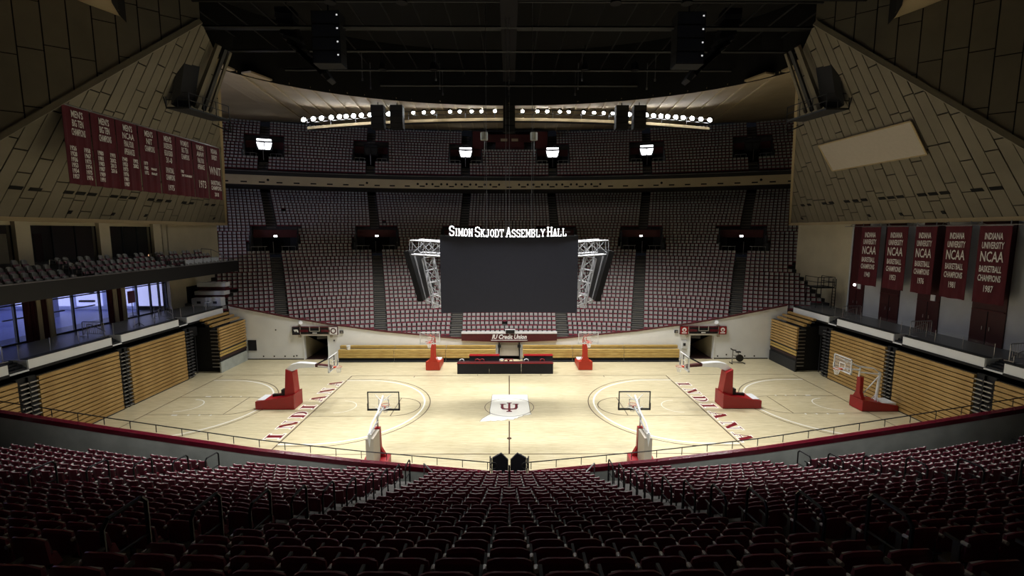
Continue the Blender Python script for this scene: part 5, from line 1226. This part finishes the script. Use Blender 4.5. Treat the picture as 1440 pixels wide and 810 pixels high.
# ================================================================== seats
def seat_geo(detail):
    """tip-up stadium seat; x across, -y is the way it faces, z up; origin on the tread"""
    back, cush, pan, arm = MB(), MB(), MB(), MB()
    W = .225 if detail else .196; n = 6 if detail else 2
    # curved back shell
    F0, F1, F2, B0, B1, B2 = [], [], [], [], [], []
    for k in range(n + 1):
        u = lerp(-1, 1, k / n); x = u * W; bow = .075 * (1 - u * u) if detail else .05 * (1 - u * u)
        top = .83 - (.085 * abs(u) ** 3 if detail else 0)
        F0.append((x * .93, .02 + bow, .42)); F1.append((x, .06 + bow, top - .05)); F2.append((x * .97, .075 + bow, top))
        B0.append((x * .93, .055 + bow, .42)); B1.append((x, .10 + bow, top - .05)); B2.append((x * .97, .095 + bow, top))
    back.strip(F0, F1); back.strip(F1, F2); back.strip(B1, B0); back.strip(B2, B1); back.strip(F2, B2); back.strip(B0, F0)
    for e in (0, n): back.add([F0[e], F1[e], F2[e], B2[e], B1[e], B0[e]], [(0, 1, 2, 3, 4, 5)])
    cw = .86 if detail else .97
    C0 = [(p[0] * cw, p[1] - .035, .53) for p in F0]; C1 = [(p[0] * cw * .95, p[1] - .03, (.79 if detail else .815) - (.06 * abs(p[0] / W) ** 3 if detail else 0)) for p in F1]
    D0 = [(p[0], p[1] + .035, p[2]) for p in C0]; D1 = [(p[0], p[1] + .035, p[2]) for p in C1]
    cush.strip(C0, C1); cush.strip(C1, D1); cush.strip(D0, C0)
    pan.add([(-.2, -.10, .36), (.2, -.10, .36), (.2, -.04, .53), (-.2, -.04, .53), (-.2, .02, .35), (.2, .02, .35), (.2, .02, .52), (-.2, .02, .52)], [(0, 1, 2, 3), (3, 2, 6, 7), (1, 0, 4, 5), (0, 3, 7, 4), (2, 1, 5, 6)])
    if detail:
        arm.box(.228, .258, -.16, .06, .62, .655); arm.box(.233, .253, -.05, .04, .0, .62); arm.tube((.243, .05, .66), (.243, .13, .67), .026, 8, mi=1)
    return back, cush, pan, arm
SB = ['seat_maroon', 'seat_grey', 'seat_pan_maroon', 'seat_metal', 'knob_grey']
def row_seats(r, aisles, half, amax, pitch, ylim, off=0.0):
    """angles of the seats of one row, leaving the aisles free"""
    out = []
    cuts = [-amax] + sorted([-a for a in aisles] + list(aisles)) + [amax]
    for i, (a, b) in enumerate(zip(cuts, cuts[1:])):
        lo = a + (half / r if i > 0 else 0); hi = b - (half / r if i < len(cuts) - 2 else 0)
        if lo >= hi: continue
        n = int((hi - lo) * r / pitch)
        if n < 1: continue
        st = (hi - lo) / n
        for k in range(n): out.append((lo + st * (k + .5), i))
    return out
class Joined:
    def __init__(s): s.V = []; s.F = []; s.MI = []
    def stamp(s, geos, mtx):
        for mi, gg in enumerate(geos):
            if not gg.v: continue
            o = len(s.V); s.V += [tuple(mtx @ Vector(p)) for p in gg.v]; s.F += [tuple(i + o for i in f) for f in gg.f]; s.MI += [mi + q_ for q_ in gg.mi]
    def build(s, name, lab, cat):
        m = MB(); m.v, m.f, m.mi = s.V, s.F, s.MI
        return tag(m.build(name, SB, base=False), lab, cat, None, 'stuff')
lowgeo = seat_geo(False); higeo = seat_geo(True)
def seat_mtx(r, a, side, z): # the seat faces the court
    return Matrix.Translation((r * math.sin(a), side * (-BOWL_C + r * math.cos(a)), z)) @ Matrix.Rotation(-a if side > 0 else math.pi + a, 4, 'Z')
J = Joined()
def in_portal(r, a, rng, angs, hw): return rng[0] - .3 < r < rng[1] + .1 and any(abs(abs(a) - p) * r < hw for p in angs)
for r in FAR_R[1:]:
    for a, blk in row_seats(r, far_aisles(r), .62, math.radians(32), .485, WALL_Y):
        x = r * math.sin(a); y = -BOWL_C + r * math.cos(a)
        if y < WALL_Y + .75 or (y < 20.5 and x > 32.4) or x < (-29.6 if y < 16.9 else -32.4 if y < 20.5 else -60): continue
        if in_portal(r, a, FAR_PORTAL_R, far_aisles(80), 2.95): continue
        if random.random() < .0006: continue
        J.stamp(lowgeo[:3], seat_mtx(r, a, 1, z_far(r)))
J.build('stand_seats', 'rows of grey and maroon seats filling the far lower stand', 'seats')
J = Joined()
for r in BAL_R:
    for a, blk in row_seats(r, far_aisles(90), .62, math.radians(30.5), .485, 0):
        if in_portal(r, a, BAL_PORTAL_R, far_aisles(90), 2.8): continue
        if r > 91.8 and abs(r * math.sin(a)) < 6.6: continue
        J.stamp(lowgeo[:3], seat_mtx(r, a, 1, z_bal(r)))
J.build('balcony_seats', 'rows of dim grey seats filling the far balcony', 'seats')
# near stand: the 300 that show largest are seats of their own, the rest is one mass
def pix(p):
    v = Vector(p) - CAM; cp, sp, cy, sy = math.cos(PITCH), math.sin(PITCH), math.cos(YAW), math.sin(YAW)
    f = Vector((sy * cp, cy * cp, -sp)); rt = Vector((cy, -sy, 0)); up = rt.cross(f); d = v.dot(f)
    return (720 + FPX * v.dot(rt) / d, 405 - FPX * v.dot(up) / d, d) if d > .3 else (9999, 9999, d)
cand = []
for ri, r in enumerate(NEAR_R):
    for a, blk in row_seats(r, near_aisles(r), .60, math.radians(31), .485, WALL_Y):
        y = -(-BOWL_C + r * math.cos(a)); x = r * math.sin(a)
        if y > -(WALL_Y + 1.25) or abs(x) > 31.5: continue
        z = z_near(r); px, py, d = pix((x, y, z + .8))
        if px < -60 or px > 1500 or py > 830: continue
        cand.append((d, ri, a, blk, r, z, px))
cand.sort()
near_me = [g_.mesh(n_, m_) for g_, n_, m_ in zip(higeo, ('backrest', 'cushion', 'seat_pan', 'armrest'), ['seat_maroon', 'seat_grey', 'seat_maroon', ['seat_metal', 'knob_grey']])]
for m_ in near_me[:1]: m_.polygons.foreach_set('use_smooth', [True] * len(m_.polygons))
J = Joined(); rows = {}
mine = [c for c in cand if 0 <= c[6] <= 1440][:300]; ids = {(c[1], c[2]) for c in mine}
for c in mine: rows.setdefault(c[1], []).append(c)
nseat = 0
first_row = min(rows)
for ri in sorted(rows):
    left = sorted([c for c in rows[ri] if c[2] < 0], key=lambda c: -c[2]); right = sorted([c for c in rows[ri] if c[2] >= 0], key=lambda c: c[2])
    # mtx turns the seat round, so seats left of centre have negative X
    for lst, sd in ((left, 'left'), (right, 'right')):
        for k, (d, _, a, blk, r, z, px) in enumerate(lst):
            lab = f'dark maroon stadium seat, {ordn(ri - first_row)} row from the bottom, {ordn(k)} to the {sd} of centre'
            mt = seat_mtx(r, a, -1, z)
            o = bpy.data.objects.new('stadium_seat', None); COL.objects.link(o); o.matrix_world = mt; o.empty_display_size = .1
            tag(o, lab, 'seat', 'nearest stadium seats')
            for me_ in near_me:
                p_ = bpy.data.objects.new(me_.name, me_); COL.objects.link(p_); p_.parent = o
            nseat += 1
for c in cand:
    if (c[1], c[2]) in ids: continue
    J.stamp(higeo if c[0] < 14 else (lowgeo[0], lowgeo[1], lowgeo[2], higeo[3]), seat_mtx(c[4], c[2], -1, c[5]))
J.build('near_stand_seats', 'rows of dark maroon seats filling the rest of the near stand', 'seats')
# mezzanine seats on the left
mzg = [g_.mesh(n_, m_) for g_, n_, m_ in zip(seat_geo(True)[:3], ('backrest', 'cushion', 'seat_pan'), ['seat_grey', 'seat_grey', 'seat_maroon'])]
for row in range(4):
    x = -29.75 - .9 * row; z = 9.3 + .36 * row; ys = []; y = 15.6
    while y > -9.2:
        if not (-.2 < y + 1.2 < .8 or -.2 < y - 8.1 < .8) : ys.append(y)
        y -= .60
    if row == 3: ys = [y for i, y in enumerate(ys) if i % 3 != 2]
    for k, y in enumerate(ys):
        o = bpy.data.objects.new('balcony_chair', None); COL.objects.link(o); o.location = (x, y, z); o.rotation_euler = (0, 0, math.pi / 2); o.empty_display_size = .1
        tag(o, f'grey mezzanine seat, {ordn(row)} row from the mezzanine edge, {ordn(k)} from the far end', 'seat', 'seats on the left mezzanine')
        for me_ in mzg:
            p_ = bpy.data.objects.new(me_.name, me_); COL.objects.link(p_); p_.parent = o
for y, nm in ((-.9, 'nearer'), (8.4, 'farther')):
    t = thing('mezzanine_rail', f'grey stair railing among the mezzanine seats, {nm} one', 'railing', (-30.5, y, 9.3), 0, 'mezzanine stair railings')
    for e in (-.35, .35):
        for k in range(3): MB().path([(-29.5 - .9 * k, y + e, 9.3 + .36 * k), (-29.5 - .9 * k, y + e, 10.3 + .36 * k), (-30.1 - .9 * k, y + e, 10.4 + .36 * k), (-30.2 - .9 * k, y + e, 9.5 + .36 * k)], .03, 5).build('rail', 'steel', t)
    for k in range(5): MB().box(-30.0 - .45 * k, -29.6 - .45 * k, y - .35, y + .35, 9.3, 9.42 + .17 * k).build('step', 'charcoal', t)
t = thing('mezzanine_end_rail', 'curved steel handrail at the far end of the mezzanine', 'railing', (-30.5, 15.9, 9.3))
MB().path([(-29.2, 15.95, 9.9), (-30.4, 15.95, 10.7), (-31.5, 15.95, 11.2), (-32.5, 15.95, 11.25)], .035).build('rail', 'steel', t)
for x, z in ((-30.4, 10.7), (-31.5, 11.2), (-32.5, 11.25)): MB().tube((x, 15.95, 9.3), (x, 15.95, z), .03).build('post', 'steel', t)
for k in range(4):
    t = thing('media_desk', f'white front desk panel on the mezzanine, {ordn(k)} from the far end', 'desk', (-30.3, 14.6 - 1.3 * k, 9.3), 0, 'white desks on the mezzanine')
    y = 14.6 - 1.3 * k; MB().box(-30.32, -30.28, y - .6, y + .6, 9.5, 10.35).build('front', 'white_paint', t); MB().box(-30.6, -30.28, y - .6, y + .6, 10.35, 10.39).build('top', 'white_paint', t)

# press box in the middle of the balcony, right under the ceiling
t = thing('press_box', 'dark maroon press box at the top centre of the far balcony', 'booth', (0, 44.6, 26.0))
MB().box(-6.0, 6.3, 44.6, 47.0, 26.0, 26.3).build('floor_slab', 'charcoal', t); MB().box(-6.0, 6.3, 46.8, 47.0, 26.3, 29.1).build('back_wall', 'dark_maroon', t)
for x0, x1, z0, z1, m in ((-6.0, -4.0, 26.3, 29.1, 'dark_maroon'), (4.2, 6.3, 26.3, 29.1, 'dark_maroon'), (-4.0, 4.2, 27.4, 28.6, 'door_maroon'), (-2.2, 2.4, 26.3, 27.4, 'dark_maroon')):
    MB().box(x0, x1, 44.55, 44.65, z0, z1).build('front_panel', m, t)
for x in (-1.0, .75): MB().box(x - .35, x + .7, 44.45, 44.55, 27.55, 27.95).build('name_plate', 'balcony_concrete', t)
for x in (-5.95, -4.0, 4.2, 6.25): MB().box(x - .06, x + .06, 44.5, 44.62, 26.0, 29.2).build('post', 'black_metal', t)
MB().box(-6.1, 6.4, 44.4, 47.0, 29.1, 29.2).build('roof', 'charcoal', t)

# ================================================================== handrails of the near aisles
def uloop(r, a, lab, grp):
    z = z_near(r); mt = seat_mtx(r, a, -1, z)
    o = bpy.data.objects.new('aisle_handrail', None); COL.objects.link(o); o.matrix_world = mt; WM[o] = mt; tag(o, lab, 'handrail', grp)
    MB().path([(0, .3, -.05), (0, .3, .95), (0, .22, 1.05), (0, -.30, 1.05 - .0), (0, -.38, .95), (0, -.38, -.4)], .03, 6).build('loop', 'black_metal', o, local=True)
    MB().tube((0, .3, .5), (0, -.38, .45), .02, 5).build('mid_bar', 'black_metal', o, local=True)
for s, sd in ((-1, 'left'), (1, 'right')):
    for i, an in ((0, 'inner'), (1, 'middle'), (2, 'outer')):
        n = 0
        for k in range(4, len(NEAR_R), 2):
            r = NEAR_R[k]; a = s * (near_aisles(r)[i] + .46 / r)
            if -BOWL_C + r * math.cos(a) < WALL_Y + 1.2: continue
            uloop(r, a, f'black looped handrail on the {sd} {an} near aisle, {ordn(n)} from the camera', 'looped handrails on the near aisles'); n += 1
# front rails between the first rows and the wall
for s, sd in ((-1, 'left'), (1, 'right')):
    t = thing('front_handrail', f'pale sloping handrail before the near wall, {sd} of the gates', 'handrail', (s * 3.6, -14.2, 1.2), 0, 'sloping front handrails')
    MB().tube((s * 3.9, -13.7, 2.55), (s * 2.5, -15.2, 2.1), .035).build('rail', 'steel', t); MB().tube((s * 3.9, -13.7, 1.2), (s * 3.9, -13.7, 2.55), .03).build('post', 'steel', t); MB().tube((s * 4.6, -13.6, 1.2), (s * 4.6, -13.6, 2.4), .03).build('end_post', 'black_metal', t)
cp_ = thing('centre_post', 'thin dark post standing among the near seats at the centre line', 'post', (0, -17.6, 2.6)); MB().tube((0, -18.1, 2.6), (0, -18.1, 4.75), .035).build('pole', 'black_metal', cp_); MB().tube((0, -18.1, 2.6), (0, -18.1, 2.66), .12, 8).build('foot', 'black_metal', cp_)
